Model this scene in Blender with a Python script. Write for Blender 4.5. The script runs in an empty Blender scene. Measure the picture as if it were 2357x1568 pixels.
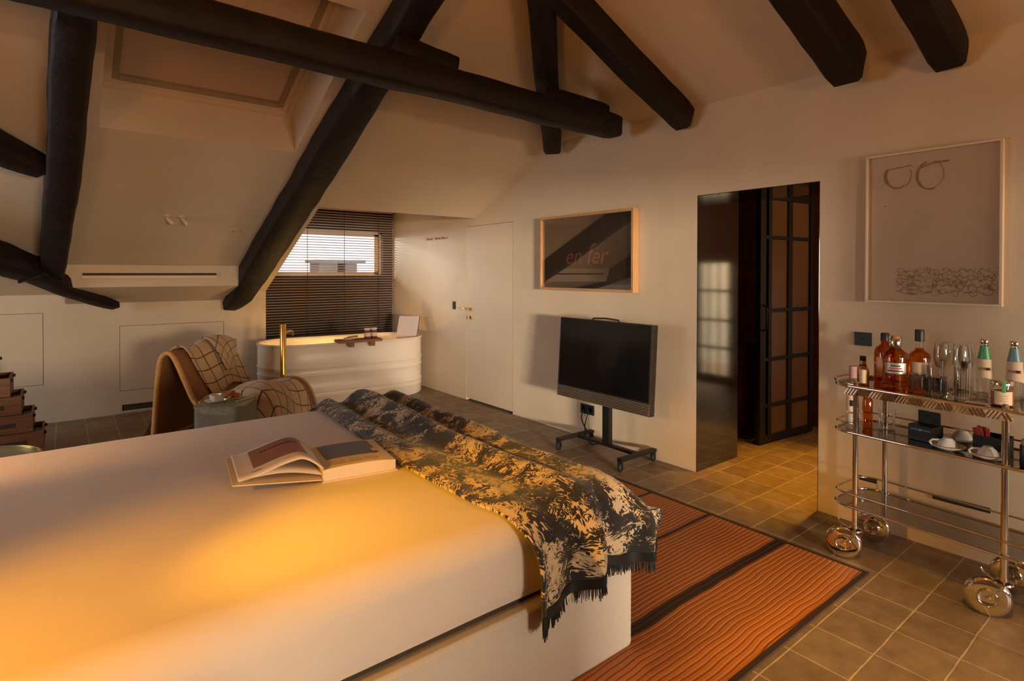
import bpy, bmesh, math, random
from mathutils import Vector, Matrix, noise
random.seed(7)
S = bpy.context.scene
COL = S.collection
PI = math.pi
# ------------------------------------------------------------------ camera
cam_d = bpy.data.cameras.new('camera')
cam_d.sensor_width = 36.0
cam_d.lens = 1309.22 / 2357 * 36.0
cam_d.shift_y = -(784.0 - 640.02) / 2357
cam_d.clip_start = 0.02
cam = bpy.data.objects.new('camera', cam_d)
COL.objects.link(cam)
_yaw, _pit, _rol = 0.668998, 0.0099982, -0.0017950
_fw = Vector((math.sin(_yaw) * math.cos(_pit), math.cos(_yaw) * math.cos(_pit), -math.sin(_pit)))
_rt = Vector((math.cos(_yaw), -math.sin(_yaw), 0))
_dn = _fw.cross(_rt)
_r2 = _rt * math.cos(_rol) + _dn * math.sin(_rol)
_d2 = -_rt * math.sin(_rol) + _dn * math.cos(_rol)
cam.matrix_world = Matrix(((_r2.x, -_d2.x, -_fw.x, 0), (_r2.y, -_d2.y, -_fw.y, 0), (_r2.z, -_d2.z, -_fw.z, 1.40), (0, 0, 0, 1)))
S.camera = cam
# ------------------------------------------------------------------ world, view, main lights
S.view_settings.view_transform = 'Standard'
S.view_settings.look = 'None'
S.view_settings.gamma = 1.0
S.view_settings.use_curve_mapping = False
S.view_settings.exposure = 0.0
W = bpy.data.worlds.new('world')
S.world = W
W.use_nodes = True
W.node_tree.nodes['Background'].inputs[0].default_value = (0.86, 0.93, 1.0, 1)
W.node_tree.nodes['Background'].inputs[1].default_value = 1.6


def light(name, kind, loc, energy, color, aim=None, **kw):
    d = bpy.data.lights.new(name, kind)
    d.energy = energy
    d.color = color
    for k, v in kw.items():
        setattr(d, k, v)
    o = bpy.data.objects.new(name, d)
    COL.objects.link(o)
    o.location = loc
    if aim is not None:
        o.rotation_euler = (Vector(aim) - Vector(loc)).to_track_quat('-Z', 'Y').to_euler()
    return o


# low daylight through the tall south window behind the camera: the source stands well outside the glass
light('south_daylight', 'AREA', (1.75, -9.0, 1.15), 860, (1, 0.75, 0.51), (2.0, 3.0, 0.9), shape='RECTANGLE', size=2.4, size_y=1.1)
light('south_west_daylight', 'AREA', (-1.6, -9.0, 1.45), 112, (1, 0.82, 0.62), (3.45, 5.6, 0.75), shape='RECTANGLE', size=1.2, size_y=0.6, spread=math.radians(40))
# soft fill light added inside the windowless west wall, out of frame
light('west_fill', 'AREA', (-2.85, 4.75, 1.35), 50, (0.9, 0.95, 1), (3.4, 4.0, 0.9), shape='RECTANGLE', size=1.6, size_y=1.2)
# sky light falling through the window behind the blind
light('north_daylight', 'AREA', (1.15, 8.25, 2.0), 300, (0.9, 0.95, 1), (3.2, 6.2, 1.35), shape='RECTANGLE', size=0.8, size_y=0.4)
# reading lamps at the head of the bed, plus one added fill spot
light('bed_reading_lamp', 'SPOT', (-1.0, 1.60, 1.55), 310, (1, 0.43, 0), (1.15, 1.70, 0.60), spot_size=math.radians(32), spot_blend=1.0, shadow_soft_size=0.06)
light('bed_pool_fill', 'SPOT', (-1.0, 1.22, 1.45), 116, (1, 0.4, 0), (-0.05, 1.62, 0.60), spot_size=math.radians(50), spot_blend=1.0, shadow_soft_size=0.06)  # second spot, added to stretch the reading lamp's pool over the sheet
light('far_reading_lamp', 'SPOT', (-0.95, 3.15, 1.30), 40, (1, 0.45, 0.12), (-0.25, 3.22, 0.6), spot_size=math.radians(55), spot_blend=1.0, shadow_soft_size=0.05)
# warm fill spots added out of view to wash the roof
light('uplight_west', 'SPOT', (-1.2, 0.3, 1.75), 82, (1, 0.4, 0.08), (-0.9, 1.0, 3.0), spot_size=math.radians(165), spot_blend=0.6, shadow_soft_size=0.2)
light('uplight_east', 'SPOT', (1.7, -1.2, 1.75), 84, (1, 0.42, 0.08), (1.7, -0.8, 3.0), spot_size=math.radians(165), spot_blend=0.6, shadow_soft_size=0.2)
# orange fill spot added out of view to warm the mat and the tiles
light('floor_downlight', 'SPOT', (1.35, 0.25, 2.1), 155, (1, 0.54, 0.05), (2.30, 0.66, 0.0), spot_size=math.radians(48), spot_blend=1.0, shadow_soft_size=0.05)
light('tub_fill', 'POINT', (2.35, 6.2, 0.38), 9, (1, 0.6, 0.2), shadow_soft_size=0.05)  # point light added inside the tub to warm its enamel
# area light added outside to brighten the unseen wall mirrored in the jamb
light('facade_sun', 'AREA', (8.2, 0.6, 3.2), 1100, (1, 0.8, 0.52), (10.3, -0.4, 0.8), shape='SQUARE', size=1.0)
# bathroom lamp, and a fill point added to bring out the brick
light('bathroom_lamp', 'SPOT', (4.22, 1.52, 1.90), 215, (1, 0.47, 0.04), (3.98, 1.62, 0.0), spot_size=math.radians(62), spot_blend=0.8, shadow_soft_size=0.08)
light('bathroom_fill', 'POINT', (5.0, 0.35, 2.0), 48, (1, 0.55, 0.25), shadow_soft_size=0.1)


# ------------------------------------------------------------------ mesh helpers
def link(name, data):
    o = bpy.data.objects.new(name, data)
    COL.objects.link(o)
    return o


def obj(name, bm, m, parent=None, smooth=False, bev=0.0, sub=0, weld=False):
    me = bpy.data.meshes.new(name)
    bmesh.ops.recalc_face_normals(bm, faces=bm.faces)
    if smooth:
        for f in bm.faces:
            f.smooth = True
    bm.to_mesh(me)
    bm.free()
    if smooth:
        me.set_sharp_from_angle(angle=math.radians(48))
    o = link(name, me)
    for mm in (m if isinstance(m, (list, tuple)) else [m]):
        me.materials.append(mm)
    if parent is not None:
        o.parent = parent
    if bev:
        b = o.modifiers.new('b', 'BEVEL')
        b.width = bev
        b.segments = 2
        b.limit_method = 'ANGLE'
    if sub:
        s = o.modifiers.new('s', 'SUBSURF')
        s.levels = sub
        s.render_levels = sub
    return o


def thing(name, label, cat, loc=(0, 0, 0), rz=0.0, group=None):
    o = link(name, None)
    o.empty_display_size = 0.05
    o.location = loc
    o.rotation_euler = (0, 0, rz)
    o['label'] = label
    o['category'] = cat
    if group:
        o['group'] = group
    return o


def tag(o, label, cat, group=None):
    o['label'] = label
    o['category'] = cat
    if group:
        o['group'] = group
    return o


def struct(o, label=None):
    o['kind'] = 'structure'
    if label:
        o['label'] = label
        o['category'] = o.name.split('_')[0]
    return o


def dup(root, loc, rz=None, label=None):
    r = root.copy()
    COL.objects.link(r)
    r.location = loc
    if rz is not None:
        r.rotation_euler = (0, 0, rz)
    if label:
        r['label'] = label
    for ch in list(root.children):
        c = ch.copy()
        COL.objects.link(c)
        c.parent = r
        for g in ch.children:
            d = g.copy()
            COL.objects.link(d)
            d.parent = c
    return r


def box(bm, x0, x1, y0, y1, z0, z1, M=None):
    vs = [bm.verts.new((x, y, z)) for x in (x0, x1) for y in (y0, y1) for z in (z0, z1)]
    if M is not None:
        for v in vs:
            v.co = M @ v.co
    for q in ((0, 1, 3, 2), (4, 6, 7, 5), (0, 4, 5, 1), (2, 3, 7, 6), (0, 2, 6, 4), (1, 5, 7, 3)):
        bm.faces.new([vs[i] for i in q])
    return bm


def boxes(*args):
    bm = bmesh.new()
    for a in args:
        box(bm, *a)
    return bm


def face(bm, pts, mi=0):
    f = bm.faces.new([bm.verts.new(p) for p in pts])
    f.material_index = mi
    return f


def prism(bm, pts, vec):
    """closed prism of polygon pts swept by vec"""
    a = [bm.verts.new(p) for p in pts]
    b = [bm.verts.new(Vector(p) + Vector(vec)) for p in pts]
    bm.faces.new(a)
    bm.faces.new(list(reversed(b)))
    n = len(pts)
    for i in range(n):
        j = (i + 1) % n
        bm.faces.new((a[i], b[i], b[j], a[j]))
    return bm


def tube(bm, pts, r, seg=8, closed=False, caps=True):
    pts = [Vector(p) for p in pts]
    n = len(pts)
    rings = []
    up = None
    for i, p in enumerate(pts):
        a = pts[(i - 1) % n] if (closed or i > 0) else p
        b = pts[(i + 1) % n] if (closed or i < n - 1) else p
        t = (b - a)
        if t.length < 1e-9:
            t = Vector((0, 0, 1))
        t.normalize()
        if up is None:
            up = Vector((0, 0, 1)) if abs(t.z) < 0.9 else Vector((1, 0, 0))
        s = t.cross(up)
        if s.length < 1e-6:
            s = t.cross(Vector((0, 1, 0)))
        s.normalize()
        up = s.cross(t).normalized()
        rr = r[i] if isinstance(r, (list, tuple)) else r
        rings.append([bm.verts.new(p + s * math.cos(2 * PI * k / seg) * rr + up * math.sin(2 * PI * k / seg) * rr) for k in range(seg)])
    for i in range(n if closed else n - 1):
        A, B = rings[i], rings[(i + 1) % n]
        for k in range(seg):
            bm.faces.new((A[k], A[(k + 1) % seg], B[(k + 1) % seg], B[k]))
    if caps and not closed:
        bm.faces.new(list(reversed(rings[0])))
        bm.faces.new(rings[-1])
    return bm


def tubeb(pts, r, seg=8, closed=False):
    return tube(bmesh.new(), pts, r, seg, closed)


def lathe(bm, prof, seg=24, c=(0, 0, 0)):
    """prof: list of (r, z) from one end to the other; r=0 closes"""
    rings = []
    for r, z in prof:
        if r < 1e-6:
            rings.append([bm.verts.new((c[0], c[1], c[2] + z))])
        else:
            rings.append([bm.verts.new((c[0] + r * math.cos(2 * PI * k / seg), c[1] + r * math.sin(2 * PI * k / seg), c[2] + z)) for k in range(seg)])
    for A, B in zip(rings[:-1], rings[1:]):
        for k in range(seg):
            a0, a1 = A[k % len(A)], A[(k + 1) % len(A)]
            b0, b1 = B[k % len(B)], B[(k + 1) % len(B)]
            vs = []
            for v in (a0, a1, b1, b0):
                if v not in vs:
                    vs.append(v)
            if len(vs) > 2:
                bm.faces.new(vs)
    return bm


def latheb(prof, seg=24, c=(0, 0, 0)):
    return lathe(bmesh.new(), prof, seg, c)


def rrect(x0, x1, y0, y1, r, n=8):
    pts = []
    for cx, cy, a0 in ((x1 - r, y1 - r, 0), (x0 + r, y1 - r, 90), (x0 + r, y0 + r, 180), (x1 - r, y0 + r, 270)):
        for k in range(n + 1):
            a = math.radians(a0 + 90 * k / n)
            pts.append((cx + r * math.cos(a), cy + r * math.sin(a)))
    return pts


def grid(nu, nv, fn, uv=None, close=None):
    """surface from fn(u,v) -> point; uv(u,v) optional"""
    bm = bmesh.new()
    V = [[bm.verts.new(fn(i / nu, j / nv)) for j in range(nv + 1)] for i in range(nu + 1)]
    L = bm.loops.layers.uv.new('UVMap') if uv else None
    for i in range(nu):
        for j in range(nv):
            f = bm.faces.new((V[i][j], V[i + 1][j], V[i + 1][j + 1], V[i][j + 1]))
            if L:
                for lp, (a, b) in zip(f.loops, ((i, j), (i + 1, j), (i + 1, j + 1), (i, j + 1))):
                    lp[L].uv = uv(a / nu, b / nv)
    return bm


def solid(o, t, off=0.0):
    m = o.modifiers.new('t', 'SOLIDIFY')
    m.thickness = t
    m.offset = off
    return o


# ------------------------------------------------------------------ materials
def new_mat(name):
    m = bpy.data.materials.new(name)
    m.use_nodes = True
    nt = m.node_tree
    return m, nt, nt.nodes['Principled BSDF']


def N(nt, kind, **kw):
    n = nt.nodes.new(kind)
    for k, v in kw.items():
        if isinstance(k, str) and hasattr(n, k):
            setattr(n, k, v)
        else:
            n.inputs[k].default_value = v
    return n


def c4(c):
    return (c[0], c[1], c[2], 1)


def plain(name, col, rough=0.6, metal=0.0, var=0.0, scale=8.0, bump=0.0, bscale=60.0, trans=0.0, ior=1.45, spec=0.5, stretch=(1, 1, 1), sheen=0.0):
    m, nt, b = new_mat(name)
    b.inputs['Base Color'].default_value = c4(col)
    b.inputs['Roughness'].default_value = rough
    b.inputs['Metallic'].default_value = metal
    b.inputs['IOR'].default_value = ior
    b.inputs['Transmission Weight'].default_value = trans
    b.inputs['Specular IOR Level'].default_value = spec
    if sheen:
        b.inputs['Sheen Weight'].default_value = sheen
    tc = N(nt, 'ShaderNodeTexCoord')
    mp = N(nt, 'ShaderNodeMapping')
    mp.inputs['Scale'].default_value = stretch
    nt.links.new(tc.outputs['Object'], mp.inputs[0])
    if var or True:
        no = N(nt, 'ShaderNodeTexNoise')
        no.inputs['Scale'].default_value = scale
        no.inputs['Detail'].default_value = 6
        no.inputs['Roughness'].default_value = 0.6
        nt.links.new(mp.outputs[0], no.inputs['Vector'])
        rp = N(nt, 'ShaderNodeValToRGB')
        v = max(var, 0.02)
        rp.color_ramp.elements[0].position = 0.25
        rp.color_ramp.elements[1].position = 0.75
        rp.color_ramp.elements[0].color = c4([x * (1 - v) for x in col])
        rp.color_ramp.elements[1].color = c4([min(1, x * (1 + v)) for x in col])
        nt.links.new(no.outputs[0], rp.inputs[0])
        nt.links.new(rp.outputs[0], b.inputs['Base Color'])
    if bump:
        n2 = N(nt, 'ShaderNodeTexNoise')
        n2.inputs['Scale'].default_value = bscale
        n2.inputs['Detail'].default_value = 5
        nt.links.new(mp.outputs[0], n2.inputs['Vector'])
        bp = N(nt, 'ShaderNodeBump')
        bp.inputs['Strength'].default_value = bump
        bp.inputs['Distance'].default_value = 0.01
        nt.links.new(n2.outputs[0], bp.inputs['Height'])
        nt.links.new(bp.outputs[0], b.inputs['Normal'])
    return m


def glassm(name, col=(1, 1, 1), rough=0.0, mix=1.4, tint=None):
    """thin-walled clear glass: fresnel gloss over transparency, so that lamps shine through"""
    m, nt, b = new_mat(name)
    nt.nodes.remove(b)
    out = nt.nodes['Material Output']
    tr = N(nt, 'ShaderNodeBsdfTransparent')
    tr.inputs[0].default_value = c4(tint or col)
    gl = N(nt, 'ShaderNodeBsdfGlossy')
    gl.inputs['Roughness'].default_value = rough + 0.02
    gl.inputs[0].default_value = c4(col)
    lw = N(nt, 'ShaderNodeFresnel')
    lw.inputs[0].default_value = mix
    cl_ = N(nt, 'ShaderNodeMath', operation='MINIMUM')
    cl_.inputs[1].default_value = 0.55
    nt.links.new(lw.outputs[0], cl_.inputs[0])
    mx = N(nt, 'ShaderNodeMixShader')
    nt.links.new(cl_.outputs[0], mx.inputs[0])
    nt.links.new(tr.outputs[0], mx.inputs[1])
    nt.links.new(gl.outputs[0], mx.inputs[2])
    nt.links.new(mx.outputs[0], out.inputs[0])
    return m


M = {}
M['plaster'] = plain('limewash_plaster', (0.60, 0.485, 0.345), 0.85, var=0.07, scale=1.6, bump=0.12, bscale=26)
M['joinery'] = plain('painted_door_face', (0.60, 0.485, 0.345), 0.7, var=0.03, scale=3, bump=0.04, bscale=30)
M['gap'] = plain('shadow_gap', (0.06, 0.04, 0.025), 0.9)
M['beam'] = plain('dark_oak', (0.0125, 0.0066, 0.0050), 0.62, var=0.55, scale=7, bump=0.6, bscale=22, spec=0.35, stretch=(1, 1, 1))
M['iron'] = plain('black_iron', (0.02, 0.018, 0.016), 0.5, 0.6, var=0.2, bump=0.2)
M['black'] = plain('black_gloss_lacquer', (0.008, 0.0065, 0.005), 0.085, var=0.2, scale=3, bump=0.02, bscale=5, ior=2.1)
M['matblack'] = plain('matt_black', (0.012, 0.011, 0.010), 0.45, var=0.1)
M['sheet'] = plain('cotton_sheet', (0.70, 0.61, 0.52), 0.85, var=0.04, scale=3, bump=0.16, bscale=9, sheen=0.2)
M['upholstery'] = plain('linen_base', (0.56, 0.50, 0.42), 0.9, var=0.04, scale=40, bump=0.15, bscale=200)
M['tubwhite'] = plain('tub_enamel', (0.80, 0.72, 0.62), 0.35, var=0.02, scale=2)
M['brass'] = plain('brushed_brass', (0.70, 0.45, 0.14), 0.22, 1.0, var=0.06, scale=5)
M['chrome'] = plain('chrome', (0.80, 0.76, 0.70), 0.06, 1.0, var=0.02)
M['teak'] = plain('teak', (0.22, 0.085, 0.032), 0.5, var=0.35, scale=6, bump=0.1, bscale=40, stretch=(1, 8, 8))
M['crate'] = plain('walnut_crate', (0.21, 0.09, 0.042), 0.55, var=0.4, scale=4, bump=0.15, bscale=30, stretch=(1, 10, 14))
M['frameoak'] = plain('pale_oak_frame', (0.46, 0.25, 0.10), 0.5, var=0.18, scale=7, stretch=(6, 1, 1))
M['whiteframe'] = plain('whitened_frame', (0.66, 0.52, 0.36), 0.5, var=0.04)
M['paper'] = plain('ivory_paper', (0.60, 0.47, 0.33), 0.75, var=0.05, scale=3)
M['page'] = plain('book_paper', (0.72, 0.62, 0.50), 0.7, var=0.03)
M['pageedge'] = plain('page_edges', (0.68, 0.56, 0.42), 0.8, var=0.12, scale=90, stretch=(1, 1, 20))
M['pinkplate'] = plain('dusky_pink_print', (0.30, 0.125, 0.085), 0.5, var=0.15, scale=12)
M['greyplate'] = plain('slate_grey_print', (0.105, 0.10, 0.11), 0.4, var=0.12, scale=20)
M['rattan'] = plain('rattan_rim', (0.52, 0.25, 0.075), 0.5, var=0.25, scale=30, bump=0.3, bscale=80)
M['porcelain'] = plain('white_porcelain', (0.74, 0.70, 0.64), 0.2, var=0.02)
M['pastry'] = plain('baked_crust', (0.42, 0.15, 0.035), 0.6, var=0.55, scale=30, bump=0.6, bscale=40)
M['slat'] = plain('walnut_blind_slat', (0.46, 0.34, 0.26), 0.5, var=0.2, scale=4, stretch=(1, 10, 10))
M['darkwall'] = plain('brown_window_wall', (0.055, 0.036, 0.027), 0.9, var=0.1)
M['winwood'] = plain('window_timber', (0.60, 0.42, 0.24), 0.5, var=0.1, scale=8)
M['concrete'] = plain('chimney_render', (0.22, 0.19, 0.17), 0.9, var=0.2, scale=4)
M['rooftile'] = plain('clay_rooftile', (0.40, 0.22, 0.13), 0.9, var=0.4, scale=3, bump=0.4, bscale=14)
M['blindcloth'] = plain('roller_blind_cloth', (0.56, 0.43, 0.32), 0.9, var=0.03)
M['skyframe'] = plain('skylight_frame', (0.58, 0.46, 0.32), 0.5, var=0.03)
M['screen'] = plain('tv_screen', (0.004, 0.004, 0.004), 0.12, var=0.1)
M['tvbezel'] = plain('tv_graphite', (0.045, 0.037, 0.03), 0.35, 0.6, var=0.1)
M['grille'] = plain('tv_grille_bar', (0.19, 0.14, 0.10), 0.45, 0.0, var=0.1)
M['label'] = plain('paper_label', (0.70, 0.56, 0.40), 0.6, var=0.04)
M['labelgrey'] = plain('silver_label', (0.42, 0.40, 0.36), 0.3, 0.5, var=0.1)
M['ink'] = plain('black_ink', (0.02, 0.015, 0.012), 0.6)
M['redink'] = plain('red_ink', (0.45, 0.03, 0.02), 0.6)
M['pencil'] = plain('graphite', (0.36, 0.25, 0.155), 0.8, var=0.3, scale=40)
M['artred'] = plain('rust_lettering', (0.30, 0.085, 0.045), 0.7, var=0.2)
M['artdark'] = plain('dark_canvas', (0.040, 0.022, 0.013), 0.6, var=0.15, scale=6)
M['greenfoil'] = plain('green_foil', (0.10, 0.34, 0.16), 0.35, 0.2)
M['bluefoil'] = plain('blue_foil', (0.19, 0.32, 0.36), 0.35, 0.2)
M['redstraw'] = plain('red_sachet', (0.50, 0.03, 0.03), 0.5, var=0.3, scale=60)
M['pinkglass'] = plain('rose_glass', (0.62, 0.36, 0.30), 0.1, trans=0.3)
M['wax'] = plain('candle_wax', (0.75, 0.62, 0.40), 0.5)
M['purple'] = plain('maroon_label', (0.16, 0.035, 0.04), 0.5, var=0.3, scale=50)
M['cushion'] = plain('grey_bath_cushion', (0.50, 0.44, 0.46), 0.6, var=0.04)
M['rubber'] = plain('black_rubber', (0.01, 0.01, 0.01), 0.6)
M['whisky'] = glassm('amber_spirit', (1, .9, .75), 0.02, 1.5, (0.84, 0.40, 0.085))
M['darkwhisky'] = glassm('brown_spirit', (1, .9, .75), 0.02, 1.5, (0.72, 0.28, 0.05))
M['glass'] = glassm('clear_glass', (1, 1, 1), 0.0, 1.42, (0.985, 0.98, 0.965))
M['sideglass'] = glassm('frosted_side_table_glass', (0.80, 0.84, 0.78), 0.10, 1.5, (0.74, 0.75, 0.68))
M['artglass'] = glassm('picture_glazing', (1, 1, 1), 0.0, 1.42, (1, 1, 1))
M['paneglass'] = glassm('window_pane', (1, 1, 1), 0.0, 1.35, (0.97, 0.98, 1))
M['amberpane'] = plain('amber_door_glass', (0.17, 0.095, 0.05), 0.3, var=0.12, scale=3)


def frosted():
    m, nt, b = new_mat('frosted_side_table_body')
    b.inputs['Base Color'].default_value = (0.42, 0.40, 0.31, 1)
    b.inputs['Roughness'].default_value = 0.18
    tr = N(nt, 'ShaderNodeBsdfTransparent')
    tr.inputs[0].default_value = (0.80, 0.82, 0.75, 1)
    mx = N(nt, 'ShaderNodeMixShader')
    mx.inputs[0].default_value = 0.45
    nt.links.new(tr.outputs[0], mx.inputs[1])
    nt.links.new(b.outputs[0], mx.inputs[2])
    nt.links.new(mx.outputs[0], nt.nodes['Material Output'].inputs[0])
    return m


M['frosted'] = frosted()


def tile_floor():
    m, nt, b = new_mat('terracotta_tiles')
    tc = N(nt, 'ShaderNodeTexCoord')
    mp = N(nt, 'ShaderNodeMapping')
    mp.inputs['Location'].default_value = (-2.55 + 0.2165 * 20, -0.805 + 0.205 * 20, 0)
    nt.links.new(tc.outputs['Object'], mp.inputs[0])
    # small wobble of the joints
    wn = N(nt, 'ShaderNodeTexNoise')
    wn.inputs['Scale'].default_value = 9
    nt.links.new(tc.outputs['Object'], wn.inputs['Vector'])
    sc = N(nt, 'ShaderNodeVectorMath', operation='SCALE')
    sc.inputs['Scale'].default_value = 0.008
    nt.links.new(wn.outputs['Color'], sc.inputs[0])
    ad = N(nt, 'ShaderNodeVectorMath', operation='ADD')
    nt.links.new(mp.outputs[0], ad.inputs[0])
    nt.links.new(sc.outputs[0], ad.inputs[1])
    br = N(nt, 'ShaderNodeTexBrick')
    br.offset = 0.0
    br.squash = 1.0
    br.inputs['Scale'].default_value = 1.0
    br.inputs['Brick Width'].default_value = 0.2165
    br.inputs['Row Height'].default_value = 0.205
    br.inputs['Mortar Size'].default_value = 0.0042
    br.inputs['Mortar Smooth'].default_value = 0.55
    br.inputs['Bias'].default_value = 0.0
    br.inputs['Color1'].default_value = (0.255, 0.180, 0.122, 1)
    br.inputs['Color2'].default_value = (0.180, 0.122, 0.080, 1)
    br.inputs['Mortar'].default_value = (0.42, 0.32, 0.225, 1)
    nt.links.new(ad.outputs[0], br.inputs['Vector'])
    no = N(nt, 'ShaderNodeTexNoise')
    no.inputs['Scale'].default_value = 11
    no.inputs['Detail'].default_value = 7
    no.inputs['Roughness'].default_value = 0.65
    nt.links.new(tc.outputs['Object'], no.inputs['Vector'])
    rp = N(nt, 'ShaderNodeValToRGB')
    rp.color_ramp.elements[0].position = 0.3
    rp.color_ramp.elements[0].color = (0.72, 0.68, 0.64, 1)
    rp.color_ramp.elements[1].position = 0.75
    rp.color_ramp.elements[1].color = (1.32, 1.28, 1.22, 1)
    nt.links.new(no.outputs[0], rp.inputs[0])
    mx = N(nt, 'ShaderNodeMix', data_type='RGBA', blend_type='MULTIPLY')
    mx.inputs[0].default_value = 1.0
    nt.links.new(br.outputs['Color'], mx.inputs[6])
    nt.links.new(rp.outputs[0], mx.inputs[7])
    nt.links.new(mx.outputs[2], b.inputs['Base Color'])
    b.inputs['Roughness'].default_value = 0.5
    h = N(nt, 'ShaderNodeMath', operation='MULTIPLY_ADD')
    h.inputs[1].default_value = -0.7
    nt.links.new(br.outputs['Fac'], h.inputs[0])
    nt.links.new(no.outputs[0], h.inputs[2])
    bp = N(nt, 'ShaderNodeBump')
    bp.inputs['Strength'].default_value = 0.35
    bp.inputs['Distance'].default_value = 0.006
    nt.links.new(h.outputs[0], bp.inputs['Height'])
    nt.links.new(bp.outputs[0], b.inputs['Normal'])
    return m


M['floor'] = tile_floor()


def brick_tiles():
    m, nt, b = new_mat('dark_clay_wall_tiles')
    tc = N(nt, 'ShaderNodeTexCoord')
    sx = N(nt, 'ShaderNodeSeparateXYZ')
    nt.links.new(tc.outputs['Object'], sx.inputs[0])
    a = N(nt, 'ShaderNodeMath', operation='ADD')
    nt.links.new(sx.outputs['X'], a.inputs[0])
    nt.links.new(sx.outputs['Y'], a.inputs[1])
    cx = N(nt, 'ShaderNodeCombineXYZ')
    nt.links.new(a.outputs[0], cx.inputs[0])
    nt.links.new(sx.outputs['Z'], cx.inputs[1])
    br = N(nt, 'ShaderNodeTexBrick')
    br.offset = 0.5
    br.inputs['Scale'].default_value = 1.0
    br.inputs['Brick Width'].default_value = 0.42
    br.inputs['Row Height'].default_value = 0.215
    br.inputs['Mortar Size'].default_value = 0.004
    br.inputs['Color1'].default_value = (0.17, 0.052, 0.026, 1)
    br.inputs['Color2'].default_value = (0.12, 0.036, 0.019, 1)
    br.inputs['Mortar'].default_value = (0.03, 0.012, 0.008, 1)
    nt.links.new(cx.outputs[0], br.inputs['Vector'])
    nt.links.new(br.outputs['Color'], b.inputs['Base Color'])
    b.inputs['Roughness'].default_value = 0.6
    return m


M['brick'] = brick_tiles()


def rug_mat():
    m, nt, b = new_mat('ribbed_leather_mat')
    tc = N(nt, 'ShaderNodeTexCoord')
    sx = N(nt, 'ShaderNodeSeparateXYZ')
    nt.links.new(tc.outputs['Object'], sx.inputs[0])
    wn = N(nt, 'ShaderNodeTexNoise')
    wn.inputs['Scale'].default_value = 2.6
    wn.inputs['Detail'].default_value = 2
    nt.links.new(tc.outputs['Object'], wn.inputs['Vector'])
    wob = N(nt, 'ShaderNodeMath', operation='MULTIPLY_ADD')
    wob.inputs[1].default_value = 0.055
    nt.links.new(wn.outputs[0], wob.inputs[0])
    nt.links.new(sx.outputs['Y'], wob.inputs[2])
    fr = N(nt, 'ShaderNodeMath', operation='MULTIPLY')
    fr.inputs[1].default_value = 1 / 0.0235
    nt.links.new(wob.outputs[0], fr.inputs[0])
    fc = N(nt, 'ShaderNodeMath', operation='FRACT')
    nt.links.new(fr.outputs[0], fc.inputs[0])
    rp = N(nt, 'ShaderNodeValToRGB')
    e = rp.color_ramp.elements
    e[0].position = 0.0
    e[0].color = (0.16, 0.034, 0.010, 1)
    e[1].position = 0.34
    e[1].color = (0.50, 0.175, 0.042, 1)
    e.new(0.16).color = (0.19, 0.045, 0.013, 1)
    e.new(0.9).color = (0.54, 0.20, 0.048, 1)
    nt.links.new(fc.outputs[0], rp.inputs[0])
    # fine cross thongs
    fx = N(nt, 'ShaderNodeMath', operation='MULTIPLY')
    fx.inputs[1].default_value = 1 / 0.021
    nt.links.new(sx.outputs['X'], fx.inputs[0])
    fx2 = N(nt, 'ShaderNodeMath', operation='FRACT')
    nt.links.new(fx.outputs[0], fx2.inputs[0])
    cr = N(nt, 'ShaderNodeValToRGB')
    cr.color_ramp.elements[0].color = (0.80, 0.78, 0.76, 1)
    cr.color_ramp.elements[1].color = (1, 1, 1, 1)
    cr.color_ramp.elements[1].position = 0.18
    nt.links.new(fx2.outputs[0], cr.inputs[0])
    mx = N(nt, 'ShaderNodeMix', data_type='RGBA', blend_type='MULTIPLY')
    mx.inputs[0].default_value = 1
    nt.links.new(rp.outputs[0], mx.inputs[6])
    nt.links.new(cr.outputs[0], mx.inputs[7])
    # dark woven bands that run the width of the mat
    last = mx.outputs[2]
    for yc, hw in ((1.435, 0.030), (1.848, 0.013), (2.27, 0.013), (2.7, 0.03)):
        d = N(nt, 'ShaderNodeMath', operation='SUBTRACT')
        d.inputs[1].default_value = yc + 0.028
        nt.links.new(wob.outputs[0], d.inputs[0])
        ab = N(nt, 'ShaderNodeMath', operation='ABSOLUTE')
        nt.links.new(d.outputs[0], ab.inputs[0])
        lt = N(nt, 'ShaderNodeMath', operation='LESS_THAN')
        lt.inputs[1].default_value = hw
        nt.links.new(ab.outputs[0], lt.inputs[0])
        k = N(nt, 'ShaderNodeMix', data_type='RGBA')
        k.inputs[7].default_value = (0.040, 0.017, 0.010, 1)
        nt.links.new(lt.outputs[0], k.inputs[0])
        nt.links.new(last, k.inputs[6])
        last = k.outputs[2]
    nt.links.new(last, b.inputs['Base Color'])
    b.inputs['Roughness'].default_value = 0.55
    bp = N(nt, 'ShaderNodeBump')
    bp.inputs['Strength'].default_value = 0.6
    bp.inputs['Distance'].default_value = 0.004
    sm = N(nt, 'ShaderNodeMath', operation='PINGPONG')
    sm.inputs[1].default_value = 0.5
    nt.links.new(fc.outputs[0], sm.inputs[0])
    nt.links.new(sm.outputs[0], bp.inputs['Height'])
    nt.links.new(bp.outputs[0], b.inputs['Normal'])
    return m


M['rug'] = rug_mat()


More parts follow.
